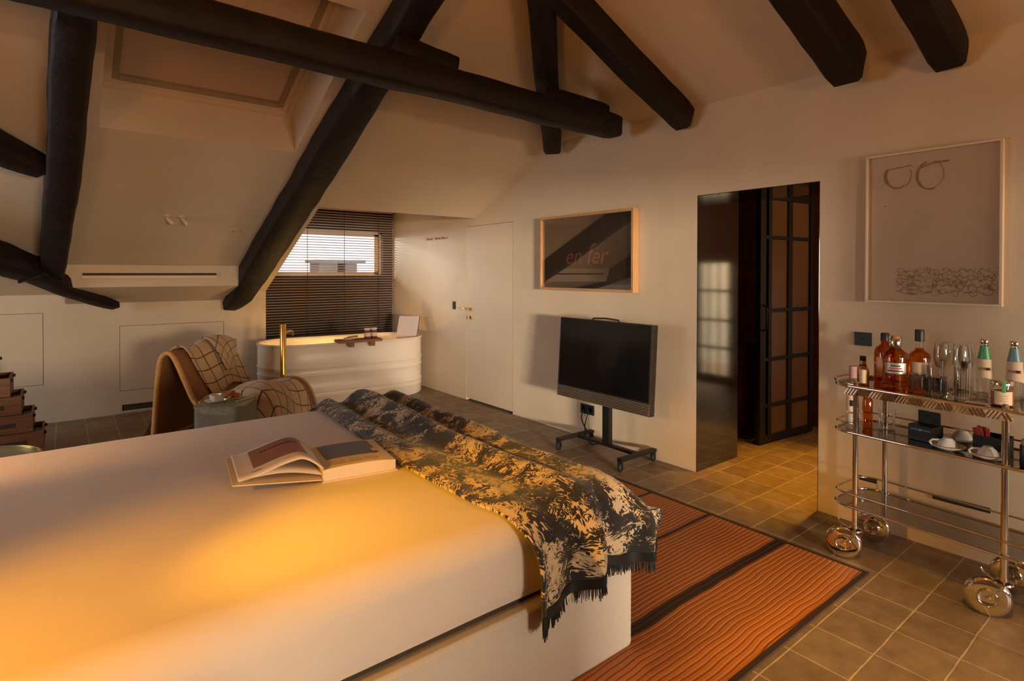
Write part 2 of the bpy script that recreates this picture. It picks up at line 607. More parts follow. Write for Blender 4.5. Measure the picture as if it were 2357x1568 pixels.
def plaid_mat():
    m, nt, b = new_mat('windowpane_check_wool')
    tc = N(nt, 'ShaderNodeTexCoord')
    sx = N(nt, 'ShaderNodeSeparateXYZ')
    nt.links.new(tc.outputs['UV'], sx.inputs[0])
    mask = None
    for ax in ('X', 'Y'):
        f = N(nt, 'ShaderNodeMath', operation='FRACT')
        nt.links.new(sx.outputs[ax], f.inputs[0])
        lt = N(nt, 'ShaderNodeMath', operation='LESS_THAN')
        lt.inputs[1].default_value = 0.085
        nt.links.new(f.outputs[0], lt.inputs[0])
        if mask is None:
            mask = lt
        else:
            mm = N(nt, 'ShaderNodeMath', operation='MAXIMUM')
            nt.links.new(mask.outputs[0], mm.inputs[0])
            nt.links.new(lt.outputs[0], mm.inputs[1])
            mask = mm
    no = N(nt, 'ShaderNodeTexNoise')
    no.inputs['Scale'].default_value = 90
    nt.links.new(tc.outputs['Object'], no.inputs['Vector'])
    rp = N(nt, 'ShaderNodeValToRGB')
    rp.color_ramp.elements[0].color = (0.40, 0.255, 0.135, 1)
    rp.color_ramp.elements[1].color = (0.62, 0.44, 0.265, 1)
    nt.links.new(no.outputs[0], rp.inputs[0])
    mx = N(nt, 'ShaderNodeMix', data_type='RGBA')
    mx.inputs[7].default_value = (0.085, 0.042, 0.02, 1)
    nt.links.new(mask.outputs[0], mx.inputs[0])
    nt.links.new(rp.outputs[0], mx.inputs[6])
    nt.links.new(mx.outputs[2], b.inputs['Base Color'])
    b.inputs['Roughness'].default_value = 0.95
    b.inputs['Sheen Weight'].default_value = 0.3
    return m


M['plaid'] = plaid_mat()


def weave_mat():
    m, nt, b = new_mat('woven_rattan')
    tc = N(nt, 'ShaderNodeTexCoord')
    w1 = N(nt, 'ShaderNodeTexWave', wave_type='BANDS', bands_direction='X')
    w1.inputs['Scale'].default_value = 28
    nt.links.new(tc.outputs['UV'], w1.inputs['Vector'])
    w2 = N(nt, 'ShaderNodeTexWave', wave_type='BANDS', bands_direction='Y')
    w2.inputs['Scale'].default_value = 14
    nt.links.new(tc.outputs['UV'], w2.inputs['Vector'])
    mu = N(nt, 'ShaderNodeMath', operation='MULTIPLY')
    nt.links.new(w1.outputs['Fac'], mu.inputs[0])
    nt.links.new(w2.outputs['Fac'], mu.inputs[1])
    rp = N(nt, 'ShaderNodeValToRGB')
    rp.color_ramp.elements[0].color = (0.16, 0.06, 0.017, 1)
    rp.color_ramp.elements[1].color = (0.48, 0.23, 0.075, 1)
    nt.links.new(mu.outputs[0], rp.inputs[0])
    nt.links.new(rp.outputs[0], b.inputs['Base Color'])
    b.inputs['Roughness'].default_value = 0.6
    bp = N(nt, 'ShaderNodeBump')
    bp.inputs['Strength'].default_value = 0.5
    bp.inputs['Distance'].default_value = 0.006
    nt.links.new(mu.outputs[0], bp.inputs['Height'])
    nt.links.new(bp.outputs[0], b.inputs['Normal'])
    return m


M['weave'] = weave_mat()


def toile_mat():
    m, nt, b = new_mat('black_and_cream_toile')
    tc = N(nt, 'ShaderNodeTexCoord')
    src = tc.outputs['UV']

    def noi(scale, detail, dist=0.0, rough=0.6):
        n = N(nt, 'ShaderNodeTexNoise')
        n.inputs['Scale'].default_value = scale
        n.inputs['Detail'].default_value = detail
        n.inputs['Roughness'].default_value = rough
        n.inputs['Distortion'].default_value = dist
        nt.links.new(src, n.inputs['Vector'])
        return n.outputs[0]

    def math2(op, a, bb):
        n = N(nt, 'ShaderNodeMath', operation=op)
        for i, x in enumerate((a, bb)):
            if isinstance(x, (int, float)):
                n.inputs[i].default_value = x
            else:
                nt.links.new(x, n.inputs[i])
        return n.outputs[0]
    big = noi(6.5, 3.0, 0.9)                       # where the print is dense
    # leafy scribbles: contour lines of a warped noise
    f1 = noi(9.0, 3.0, 1.8)
    cont = math2('PINGPONG', math2('MULTIPLY', f1, 10.0), 0.5)
    f2 = noi(66.0, 3.0, 2.4)
    v = N(nt, 'ShaderNodeTexVoronoi', feature='DISTANCE_TO_EDGE')
    v.inputs['Scale'].default_value = 26
    wv = N(nt, 'ShaderNodeVectorMath', operation='ADD')
    wn = N(nt, 'ShaderNodeTexNoise')
    wn.inputs['Scale'].default_value = 12
    nt.links.new(src, wn.inputs['Vector'])
    sc = N(nt, 'ShaderNodeVectorMath', operation='SCALE')
    sc.inputs['Scale'].default_value = 0.09
    nt.links.new(wn.outputs['Color'], sc.inputs[0])
    nt.links.new(src, wv.inputs[0])
    nt.links.new(sc.outputs[0], wv.inputs[1])
    nt.links.new(wv.outputs[0], v.inputs['Vector'])
    s = math2('ADD', math2('MULTIPLY', cont, 1.75), math2('MULTIPLY', f2, 0.95))
    s = math2('ADD', s, math2('MULTIPLY', v.outputs['Distance'], 1.3))
    s = math2('ADD', s, math2('MULTIPLY', math2('SUBTRACT', big, 0.5), 3.8))
    sxx = N(nt, 'ShaderNodeSeparateXYZ')
    nt.links.new(src, sxx.inputs[0])
    s = math2('ADD', s, math2('MULTIPLY', math2('SUBTRACT', sxx.outputs['Y'], 1.35), 0.09))
    rp = N(nt, 'ShaderNodeValToRGB')
    e = rp.color_ramp.elements
    e[0].position = 0.5
    e[0].color = (0.012, 0.0095, 0.009, 1)
    e[1].position = 0.535
    e[1].color = (0.60, 0.45, 0.27, 1)
    s = math2('MULTIPLY', s, 0.5 / 1.20)
    nt.links.new(s, rp.inputs[0])
    nt.links.new(rp.outputs[0], b.inputs['Base Color'])
    b.inputs['Roughness'].default_value = 0.85
    b.inputs['Sheen Weight'].default_value = 0.25
    bp = N(nt, 'ShaderNodeBump')
    bp.inputs['Strength'].default_value = 0.3
    bp.inputs['Distance'].default_value = 0.004
    nt.links.new(f2, bp.inputs['Height'])
    nt.links.new(bp.outputs[0], b.inputs['Normal'])
    return m


M['toile'] = toile_mat()


def perforated():
    """polished shelf sheet with rows of little raised dashes"""
    m, nt, b = new_mat('dimpled_mirror_shelf')
    tc = N(nt, 'ShaderNodeTexCoord')
    br = N(nt, 'ShaderNodeTexBrick')
    br.offset = 0.5
    br.inputs['Scale'].default_value = 1.0
    br.inputs['Brick Width'].default_value = 0.052
    br.inputs['Row Height'].default_value = 0.020
    br.inputs['Mortar Size'].default_value = 0.0078
    nt.links.new(tc.outputs['Object'], br.inputs['Vector'])
    d = N(nt, 'ShaderNodeTexBrick')
    d.offset = 0.0
    d.inputs['Scale'].default_value = 1.0
    d.inputs['Brick Width'].default_value = 0.0062
    d.inputs['Row Height'].default_value = 0.0062
    d.inputs['Mortar Size'].default_value = 0.0016
    nt.links.new(tc.outputs['Object'], d.inputs['Vector'])
    mx = N(nt, 'ShaderNodeMath', operation='MAXIMUM')
    nt.links.new(br.outputs['Fac'], mx.inputs[0])
    nt.links.new(d.outputs['Fac'], mx.inputs[1])
    rp = N(nt, 'ShaderNodeValToRGB')
    rp.color_ramp.elements[0].color = (0.85, 0.82, 0.76, 1)
    rp.color_ramp.elements[1].color = (0.34, 0.30, 0.25, 1)
    nt.links.new(mx.outputs[0], rp.inputs[0])
    nt.links.new(rp.outputs[0], b.inputs['Base Color'])
    b.inputs['Metallic'].default_value = 1.0
    b.inputs['Roughness'].default_value = 0.10
    bp = N(nt, 'ShaderNodeBump')
    bp.inputs['Strength'].default_value = 0.7
    bp.inputs['Distance'].default_value = 0.002
    bp.invert = True
    nt.links.new(mx.outputs[0], bp.inputs['Height'])
    nt.links.new(bp.outputs[0], b.inputs['Normal'])
    return m


M['perf'] = perforated()

# ================================================================== THE ROOM SHELL
SL = 0.4657                      # pitch of both roof slopes
XR, YK, YW = 3.48, 6.755, 7.0    # right wall, knee wall, window wall
RY, RZ = 0.28, 4.20              # ridge
YS, XW = -2.6, -3.0              # south and west walls


def zb(y):
    return 1.184 + SL * (YK - y)


def zr(x):
    return 2.56 + SL * (XR - x)


struct(obj('floor', boxes((XW, 8.0, YS, 7.2, -0.06, 0.0)), M['floor']))

# ceiling: back slope with the skylight hole and the dormer cut, right slope, south slope
bm = bmesh.new()


def back(x0, x1, y0, y1):
    face(bm, [(x0, y0, zb(y0)), (x1, y0, zb(y0)), (x1, y1, zb(y1)), (x0, y1, zb(y1))])


SX0, SX1, SY0, SY1 = 0.185, 1.375, 3.09, 4.365
back(XW, SX0, RY, YK)
back(SX0, SX1, SY1, YK)
back(SX1, 1.80, 2.12, YK)
hip = lambda x: x + 0.32
# between the ridge and the skylight head
face(bm, [(SX0, RY + 0.0, zb(RY)), (SX0, SY0, zb(SY0)), (SX1, SY0, zb(SY0)), (SX1, hip(SX1), zb(hip(SX1))), (-0.04, RY, RZ)])
face(bm, [(SX1, hip(SX1), zb(hip(SX1))), (SX1, 2.12, zb(2.12)), (1.80, 2.12, zb(2.12))])
face(bm, [(1.80, 2.12, zb(2.12)), (1.80, 5.05, zb(5.05)), (XR, 5.05, zb(5.05)), (XR, hip(XR), zb(hip(XR)))])
struct(obj('ceiling', bm, M['plaster'])), None
bm = bmesh.new()
face(bm, [(XR, hip(XR), 2.56), (-0.04, RY, RZ), (2.84, YS, zr(2.84)), (XR, YS, 2.56)])
face(bm, [(-0.04, RY, RZ), (XW, RY, RZ), (XW, YS, RZ - SL * (RY - YS)), (2.84, YS, RZ - SL * (RY - YS))])
struct(obj('ceiling', bm, M['plaster']))
# skylight shaft (perpendicular to the slope) and dormer
nrm = Vector((0, 0.4222, 0.9066))
bm = bmesh.new()
c = [Vector((SX0, SY1, zb(SY1))), Vector((SX1, SY1, zb(SY1))), Vector((SX1, SY0, zb(SY0))), Vector((SX0, SY0, zb(SY0)))]
for i in range(4):
    a, b_ = c[i], c[(i + 1) % 4]
    face(bm, [a, b_, b_ + nrm * 0.42, a + nrm * 0.42])
struct(obj('trim_1', bm, M['plaster']))
bm = bmesh.new()
face(bm, [(1.80, 5.05, zb(5.05)), (XR, 5.05, zb(5.05)), (XR, 5.10, 2.27), (1.80, 5.10, 2.27)])
face(bm, [(1.80, 5.10, 2.27), (XR, 5.10, 2.27), (XR, YW, 2.24), (1.80, YW, 2.24)])
face(bm, [(1.80, 5.05, zb(5.05)), (1.80, 5.10, 2.27), (1.80, YW, 2.24), (1.80, YW, 0), (1.80, YK, 0), (1.80, YK, zb(YK))])
struct(obj('wall_dormer', bm, M['plaster']))

# knee wall
struct(obj('wall_back', boxes((XW, 1.80, YK, YK + 0.06, 0, 1.26)), M['plaster']))
# plastered bulkhead between the two trusses, with the air outlet slot
bm = bmesh.new()
prof = [(6.165, zb(6.165)), (6.165, 1.452), (6.165, 1.262), (YK, 1.095), (YK, zb(YK))]
xs = (0.02, 1.40, 1.47)
A = [(xs[0], y, z) for y, z in prof]
prism(bm, A, (xs[1] - xs[0], 0, 0))
prism(bm, [(1.40, 6.165, 1.452), (1.40, 6.165, 1.262), (1.47, 6.30, 1.22), (1.47, 6.30, 1.395)], (0, 0.45, -0.12))
struct(obj('wall_bulkhead', bm, M['plaster']))
t = thing('air_vent', 'long thin air outlet slot in the cream bulkhead between the two big rafters', 'vent', (0.66, 6.155, 1.365))
obj('frame', boxes((-0.525, 0.525, 0.0, 0.009, 0.022, 0.030), (-0.525, 0.525, 0, 0.009, -0.030, -0.022), (-0.533, -0.525, 0, 0.009, -0.030, 0.030), (0.525, 0.533, 0, 0.009, -0.030, 0.030)), M['joinery'], t)
obj('slot', boxes((-0.525, 0.525, 0.006, 0.0095, -0.002, 0.022)), M['gap'], t)
obj('louver', boxes((-0.525, 0.525, 0.002, 0.0085, -0.022, 0.000)), M['whiteframe'], t)

# right wall, in slices round the two openings; bottom of the door has a shadow gap
bm = bmesh.new()


def ws(ys, z0, tops):
    pts = [(XR, ys[0], z0), (XR, ys[-1], z0)] + [(XR, y, z) for y, z in reversed(list(zip(ys, tops)))]
    prism(bm, pts, (0.10, 0, 0))


ws((YS, 1.497), 0, (2.57, 2.57))
ws((1.497, 2.319), 1.938, (2.57, 2.57))
ws((2.319, 3.79, 4.386), 0, (2.57, 2.57, zb(4.386) + 0.01))
ws((4.386, 5.05, 5.206), 1.899, (zb(4.386) + 0.01, zb(5.05) + 0.01, 2.28))
ws((5.206, 7.06), 0, (2.28, 2.28))
struct(obj('wall_right', bm, M['plaster']))
t = link('door_1', None)
t.location = (XR, 4.796, 0)
struct(t)
obj('door_leaf', boxes((0.002, 0.042, -0.4065, 0.4065, 0.022, 1.8955)), M['joinery'], t)
obj('door_gap', boxes((0.045, 0.09, -0.41, 0.41, 0.0, 1.899)), M['gap'], t)
h = obj('door_handle', latheb([(0, 0), (0.024, 0), (0.024, 0.006), (0.010, 0.008), (0.009, 0.045), (0, 0.047)], 20), M['brass'], t, smooth=True)
h.rotation_euler = (0, -PI / 2, 0)
h.location = (0.002, 0.335, 1.003)
obj('lever', tubeb([(0, 0, 0.040), (0, 0.02, 0.047), (0, 0.055, 0.050), (0, 0.098, 0.048)], [0.0095, 0.0092, 0.0085, 0.0075], 10), M['brass'], h, smooth=True)
k = obj('escutcheon', latheb([(0, 0), (0.023, 0), (0.023, 0.006), (0.007, 0.007), (0.007, 0.018), (0, 0.018)], 20), M['brass'], t, smooth=True)
k.rotation_euler = (0, -PI / 2, 0)
k.location = (0.002, 0.335, 0.905)
obj('thumb_turn', boxes((-0.018, 0.018, -0.005, 0.005, 0.018, 0.030)), M['brass'], k, bev=0.002)

# window wall at the back of the dormer
bm = bmesh.new()
wx0, wx1, wz0, wz1 = 1.90, 3.345, 1.355, 1.925
for a in ((1.80, 3.58, 7.0, 7.06, 0, wz0), (1.80, 3.58, 7.0, 7.06, wz1, 2.3), (1.80, wx0, 7.0, 7.06, wz0, wz1), (wx1, 3.58, 7.0, 7.06, wz0, wz1)):
    box(bm, *a)
struct(obj('wall_window', bm, M['darkwall']))
t = struct(link('window_1', None))
t.location = (2.6225, 7.06, 0)
fx0, fx1 = wx0 - 2.6225, wx1 - 2.6225
obj('window_frame', boxes((fx0, fx1, 0.0, 0.07, wz0 - .03, wz0 + 0.012), (fx0, fx1, 0, 0.07, wz1 - 0.025, wz1 + .03), (fx0 - .03, fx0 + .02, 0, .07, wz0, wz1), (fx1 - 0.022, fx1 + .03, 0, 0.07, wz0, wz1)), M['whiteframe'], t)
obj('sash', boxes((fx0 + .02, fx1 - .022, 0.02, 0.06, wz0 + .012, wz0 + 0.045), (fx0 + .02, fx1 - .022, 0.02, 0.06, wz1 - .06, wz1 - .025), (fx0 + .02, fx0 + .06, .02, .06, wz0 + .012, wz1 - .025), (fx1 - .085, fx1 - .026, .02, .06, wz0 + .012, wz1 - .025)), M['winwood'], t)
obj('pane', boxes((fx0 + .06, fx1 - .085, 0.036, 0.042, wz0 + .045, wz1 - .06)), M['paneglass'], t)
obj('window_sill', boxes((fx0 - .03, fx1 + .03, -0.055, 0.0, wz0 - .02, wz0 + .004)), M['whiteframe'], t)

# south and west walls (behind the camera): tall windows let the low sun in; pier added to shade the cart wall
bm = bmesh.new()
for a in ((XW, 0.40, YS - .1, YS, 0, 4.0), (0.40, 3.05, YS - .1, YS, 0, 0.35), (0.40, 3.05, YS - .1, YS, 1.75, 4.0), (1.40, 1.85, YS - .1, YS, 0.35, 1.75), (3.05, 3.58, YS - .1, YS, 0, 3.0)):
    box(bm, *a)
struct(obj('wall_south', bm, M['plaster']))
struct(obj('wall_left', boxes((XW - .1, XW, YS - .1, YK + .06, 0, 4.3)), M['plaster']))
for nm, xa, xb in (('window_2', .40, 1.40), ('window_5', 1.85, 3.05)):
    t = struct(link(nm, None))
    t.location = ((xa + xb) / 2, YS - 0.03, 0)
    a = (xb - xa) / 2
    obj('window_frame', boxes((-a, a, -.05, 0, .35, .39), (-a, a, -.05, 0, 1.71, 1.75), (-a, -a + .04, -.05, 0, .39, 1.71), (a - .04, a, -.05, 0, .39, 1.71), (-.015, .015, -.045, -.005, .39, 1.71)), M['matblack'], t)

# ------------------------------------------------------------------ skylight
t = struct(link('window_3', None))
t.rotation_euler = (-math.atan(SL), 0, 0)
cc = Vector(((SX0 + SX1) / 2, (SY0 + SY1) / 2, zb((SY0 + SY1) / 2))) + nrm * 0.33
t.location = cc
hw = (SX1 - SX0) / 2
hl = (SY1 - SY0) / 2 / math.cos(math.atan(SL))


def fr4(x, y, w, z0, z1):
    return boxes((-x, x, y - w, y, z0, z1), (-x, x, -y, -y + w, z0, z1), (-x, -x + w, -y + w, y - w, z0, z1), (x - w, x, -y + w, y - w, z0, z1))


obj('outer_frame', fr4(hw, hl, 0.032, -0.02, 0.07), M['skyframe'], t)
obj('sash', fr4(hw - .032, hl - .032, 0.034, 0.005, 0.06), M['skyframe'], t)
obj('side_rail', boxes((-hw + .066, -hw + .105, -hl + .066, hl - .066, .012, .05), (hw - .105, hw - .066, -hl + .066, hl - .066, .012, .05)), M['winwood'] if False else plain('blind_rail', (0.30, 0.225, 0.15), 0.5), t)
obj('bottom_rail', boxes((-hw + .105, hw - .105, hl - .112, hl - .066, .006, .045)), bpy.data.materials['blind_rail'], t)
obj('roller_blind', boxes((-hw + .09, hw - .09, -hl + .05, hl - .10, .028, .032)), M['blindcloth'], t)
obj('roof_cover', boxes((-hw - .1, hw + .1, -hl - .1, hl + .1, .075, .09)), M['gap'], t)

# ------------------------------------------------------------------ doorway and bathroom
struct(obj('trim_2', boxes((XR + .002, 4.013, 2.315, 2.36, 0, 1.98), (XR + .002, 4.013, 1.456, 1.501, 0, 1.98), (XR + .002, 4.013, 1.501, 2.315, 1.934, 1.98)), M['black']))
bm = bmesh.new()
box(bm, 4.0, 4.06, 2.36, 4.4, 0, 2.5)
box(bm, 4.0, 4.06, -1.2, 1.456, 0, 2.5)
box(bm, 4.0, 4.06, 1.456, 2.36, 1.98, 2.5)
struct(obj('wall_bathroom_west', bm, M['brick']))
struct(obj('wall_bathroom_north', boxes((4.06, 6.6, 4.34, 4.4, 0, 2.5)), M['brick']))
struct(obj('wall_bathroom_south', boxes((4.06, 6.6, -1.2, -1.14, 0, 2.5)), M['brick']))
struct(obj('ceiling_bathroom', boxes((4.0, 6.6, -1.2, 4.4, 2.5, 2.56)), M['artdark']))
ey0, ey1, ez0, ez1 = 0.33, 0.78, 0.08, 1.55
struct(obj('wall_bathroom_east', boxes((6.5, 6.58, -1.2, ey0, 0, 2.5), (6.5, 6.58, ey1, 4.4, 0, 2.5), (6.5, 6.58, ey0, ey1, 0, ez0), (6.5, 6.58, ey0, ey1, ez1, 2.5)), M['brick']))
t = struct(link('window_4', None))
t.location = (6.50, (ey0 + ey1) / 2, 0)
g = [(-.03, .02, -.225, -.20, ez0, ez1), (-.03, .02, .20, .225, ez0, ez1), (-.03, .02, -.2, .2, ez0, ez0 + .03), (-.03, .02, -.2, .2, ez1 - .03, ez1)]
for q in (-.07, .07):
    g.append((-.02, .01, q - .012, q + .012, ez0 + .03, ez1 - .03))
for q in (.45, .8, 1.17):
    g.append((-.02, .01, -.2, .2, q - .016, q + .016))
obj('window_frame', boxes(*g), M['matblack'], t)
obj('wall_partition', boxes((4.62, 4.86, 2.62, 2.9, 0, .77)), M['brick'])['kind'] = 'structure'
struct(obj('wall_backdrop', boxes((10.4, 10.5, -3.5, 3.0, -.5, 4.5)), plain('pale_render', (.72, .60, .44), .9, var=.1)))  # unseen wall added to give the jamb a bright reflection
struct(obj('wall_bathroom_inner', boxes((5.36, 5.44, 2.05, 4.34, 0, 2.5)), M['brick']))
# vanity seen through the gap
t = thing('vanity_unit', 'amber lit washstand end seen through the gap left of the black grid door', 'vanity', (5.18, 3.25, 0))
obj('body', boxes((-.17, .17, -.25, .25, .0, .43)), plain('vanity_ochre', (.30, .15, .05), .6), t)
obj('top', boxes((-.18, .18, -.26, .26, .43, .46)), M['paper'], t)
# black steel grid door, standing open in the bathroom
t = thing('grid_door', 'black steel grid door with amber panes standing open inside the doorway', 'door', (4.41, 2.35, 0), math.radians(-5.5))
st = [(0, .055), (.235, .06), (.44, .055), (.72, .055)]
W_ = .775
obj('stile', boxes((0, .075, 0, .045, .012, 2.06)), M['matblack'], t)
obj('stile', boxes((W_ - .055, W_, 0, .045, .012, 2.06)), M['matblack'], t)
obj('stile', boxes((.395, .455, .003, .042, .07, 2.0)), M['matblack'], t)
obj('stile', boxes((.115, .16, .003, .042, .07, 2.0)), M['matblack'], t)
for z in (.04, .31, .69, 1.09, 1.69, 2.03):
    w = .028 if z in (.04, 2.03) else .014
    obj('rail', boxes((.075, W_ - .055, .004, .041, z - w, z + w)), M['matblack'], t)
obj('glass_pane', boxes((.16, W_ - .055, .018, .026, .06, 2.0)), M['amberpane'], t)
obj('door_pull', tubeb([(.03, -.006, .93), (.03, -.035, .95), (.03, -.035, 1.12), (.03, -.006, 1.14)], .008, 8), M['matblack'], t, smooth=True)

# ------------------------------------------------------------------ outside: chimney and roofs beyond the window
t = thing('chimney', 'flat capped chimney stack on the roofs outside the window', 'chimney', (5.42, 14.0, 0))
obj('cap', boxes((-.62, .65, -.3, .5, 1.62, 1.70)), M['concrete'], t)
obj('shaft', boxes((-.52, -.06, -.25, .42, 1.0, 1.62)), M['concrete'], t)
obj('shaft', boxes((.14, .44, -.25, .42, 1.0, 1.62)), M['concrete'], t)
obj('base', boxes((-.6, .6, -.28, .46, .6, 1.335)), M['concrete'], t)
bm = bmesh.new()
prism(bm, [(1, 13.2, .6), (1, 15.2, 1.37), (1, 17.2, .6)], (10, 0, 0))
tag(obj('tiled_roof', bm, M['rooftile']), 'clay tiled neighbouring roof low in the window', 'roof')

# ================================================================== TIMBERS


def beam(name, pts, sizes, up, parent=None, seed=0, cham=0.22, rough=0.0065, n=None):
    """hewn timber: pts is the axis polyline, sizes (half width, half depth) per point, up = depth direction"""
    pts = [Vector(p) for p in pts]
    up = Vector(up).normalized()
    # resample
    P, Z = [], []
    for i in range(len(pts) - 1):
        L = (pts[i + 1] - pts[i]).length
        k = max(2, int(L / 0.07))
        for j in range(k):
            f = j / k
            P.append(pts[i].lerp(pts[i + 1], f))
            Z.append((sizes[i][0] * (1 - f) + sizes[i + 1][0] * f, sizes[i][1] * (1 - f) + sizes[i + 1][1] * f))
    P.append(pts[-1])
    Z.append(sizes[-1])
    bm = bmesh.new()
    rings = []
    for i, p in enumerate(P):
        tdir = (P[min(i + 1, len(P) - 1)] - P[max(i - 1, 0)]).normalized()
        s = tdir.cross(up).normalized()
        u = s.cross(tdir).normalized()
        w, d = Z[i]
        cx, cy = w * cham, d * cham
        sh = [(-w, -d + cy), (-w + cx, -d), (0, -d), (w - cx, -d), (w, -d + cy), (w, 0), (w, d - cy), (w - cx, d), (0, d), (-w + cx, d), (-w, d - cy), (-w, 0)]
        e = 0.93 if i in (0, len(P) - 1) else 1.0
        r = []
        for a, b_ in sh:
            q = p + s * a * e + u * b_ * e
            nz = noise.noise_vector(q * 5.3 + Vector((seed * 9.1, 0, 0))) * rough + noise.noise_vector(q * 1.4 + Vector((seed, 3, 1))) * rough * 1.3
            nz -= tdir * nz.dot(tdir)
            r.append(bm.verts.new(q + nz))
        rings.append(r)
    for A, B in zip(rings[:-1], rings[1:]):
        for k in range(12):
            bm.faces.new((A[k], A[(k + 1) % 12], B[(k + 1) % 12], B[k]))
    bm.faces.new(list(reversed(rings[0])))
    bm.faces.new(rings[-1])
    return obj(name, bm, M['beam'], parent, smooth=True)


UB = (0, SL, 1)      # normal of the back slope
UR = (SL, 0, 1)      # normal of the right slope
D = 0.10


def onb(x, y, d=D):
    return (x, y, zb(y) - d)


# main rafters down the back slope
o = beam('rafter', [onb(1.575, 1.6), onb(1.565, 2.9), onb(1.545, 4.0), onb(1.525, 5.2), onb(1.505, 6.15), (1.47, 6.45, 1.16), (1.41, 6.68, 1.03)],
         [(.095, .09), (.092, .09), (.115, .095), (.125, .10), (.12, .10), (.105, .085), (.075, .055)], UB, seed=1)
tag(o, 'great dark rafter descending beside the skylight to the window blind', 'beam', 'roof timbers')
o = beam('rafter', [onb(.10, .9), onb(.065, 3.0), onb(.01, 4.6), onb(-.055, 5.8), onb(-.085, 6.2)], [(.085, .09), (.085, .09), (.09, .09), (.085, .09), (.08, .085)], UB, seed=2)
tag(o, 'dark near-vertical rafter at the left between the skylight and the orange ceiling', 'beam', 'roof timbers')
# collar purlin parallel to the back wall
o = beam('purlin', [(-1.6, 2.93, 2.575), (.5, 2.93, 2.545), (2.0, 2.92, 2.52), (3.29, 2.90, 2.495)], [(.085, .085), (.085, .085), (.08, .083), (.078, .08)], (0, 0, 1), seed=3)
tag(o, 'long horizontal dark beam crossing the ceiling with a free faceted end', 'beam', 'roof timbers')
o = beam('bearer_block', [(1.50, 2.99, 2.70), (1.90, 2.97, 2.66)], [(.06, .075), (.05, .055)], (0, 0, 1), seed=4)
tag(o, 'short dark block between the long beam and the great rafter', 'beam', 'roof timbers')
# hip rafter and its block


def onh(x, d=.1):
    return (x, hip(x), zr(x) - d)


o = beam('hip_rafter', [onh(.6), onh(2.2), onh(2.9), onh(3.36, .115)], [(.08, .09), (.08, .09), (.082, .09), (.075, .085)], (SL, SL, 2), seed=5)
tag(o, 'dark hip rafter in the ceiling corner ending in a cut point', 'beam', 'roof timbers')
o = beam('bearer_block', [(2.62, 2.99, 2.63), (3.22, 2.96, 2.60)], [(.06, .062), (.06, .062)], (0, 0, 1), seed=6)
tag(o, 'dark block on the long beam crossing behind the hip rafter', 'beam', 'roof timbers')


# rafters of the right slope, cut off just short of the wall
def onr(x, y, d=D):
    return (x, y, zr(x) - d)


for nm, y0, y1, w, xe, d, lab in (('f', 2.43, 2.40, .068, 3.45, .09, 'dark jack rafter beside the hip, above the rust lettered picture'),
                                  ('g', 1.33, 1.30, .082, 3.36, .11, 'dark jack rafter above the right edge of the doorway'),
                                  ('h', .93, .875, .072, 3.47, .085, 'dark jack rafter at the top right, above the white framed drawing')):
    o = beam('jack_rafter', [onr(1.2, y0 + .05, d), onr(2.4, y0, d), onr(xe, y1, d)], [(w, d)] * 3, UR, seed=ord(nm))
    tag(o, lab, 'beam', 'roof timbers')
# wind brace, sill brace with iron strap at the far left
o = beam('wind_brace', [onb(-1.15, 3.55, .12), onb(-.285, 4.51, .10), onb(-.09, 4.66, .10)], [(.085, .085), (.08, .08), (.07, .06)], UB, seed=11)
tag(o, 'dark diagonal brace running into the left rafter from the picture edge', 'beam', 'roof timbers')
t = thing('foot_brace', 'dark sloping brace under the left rafter foot, bound with an iron strap', 'beam', (0, 0, 0), 0, 'roof timbers')
beam('timber', [onb(-1.1, 5.15, .16), onb(-.37, 5.78, .14), onb(-.18, 5.95, .155), (.02, 6.22, 1.26), (.22, 6.44, 1.155), (.40, 6.62, 1.075)], [(.10, .12), (.10, .10), (.095, .08), (.07, .06), (.055, .045), (.045, .035)], UB, t, seed=12)
beam('cleat', [onb(-.19, 5.93, .17), onb(-.02, 6.13, .165)], [(.085, .07), (.085, .06)], UB, t, seed=13)
ax = (Vector(onb(-.18, 5.95)) - Vector(onb(-.37, 5.78))).normalized()
s_ = ax.cross(Vector(UB)).normalized()
u_ = s_.cross(ax)
cp = Vector(onb(-.20, 5.93, .15))
obj('iron_strap', tubeb([cp + s_ * a + u_ * b for a, b in ((-.098, -.085), (.098, -.085), (.098, .085), (-.098, .085))], .010, 6, True), M['iron'], t)

# ================================================================== BED
bed = thing('bed', 'large bed with plain cream sheet on a pale linen base', 'bed', (0, 0, 0))
bm = bmesh.new()
prism(bm, [(x, y, .012) for x, y in rrect(-.75, 1.672, 1.371, 3.37, .035, 5)], (0, 0, .318))
obj('bed_base', bm, M['upholstery'], bed, smooth=True, bev=.012)


def ease(t):
    t = max(0.0, min(1.0, t))
    return t * t * (3 - 2 * t)


MX0, MX1, MY0, MY1, MZ0, MZ1, MR = -.75, 1.668, 1.395, 3.36, .352, .60, .105


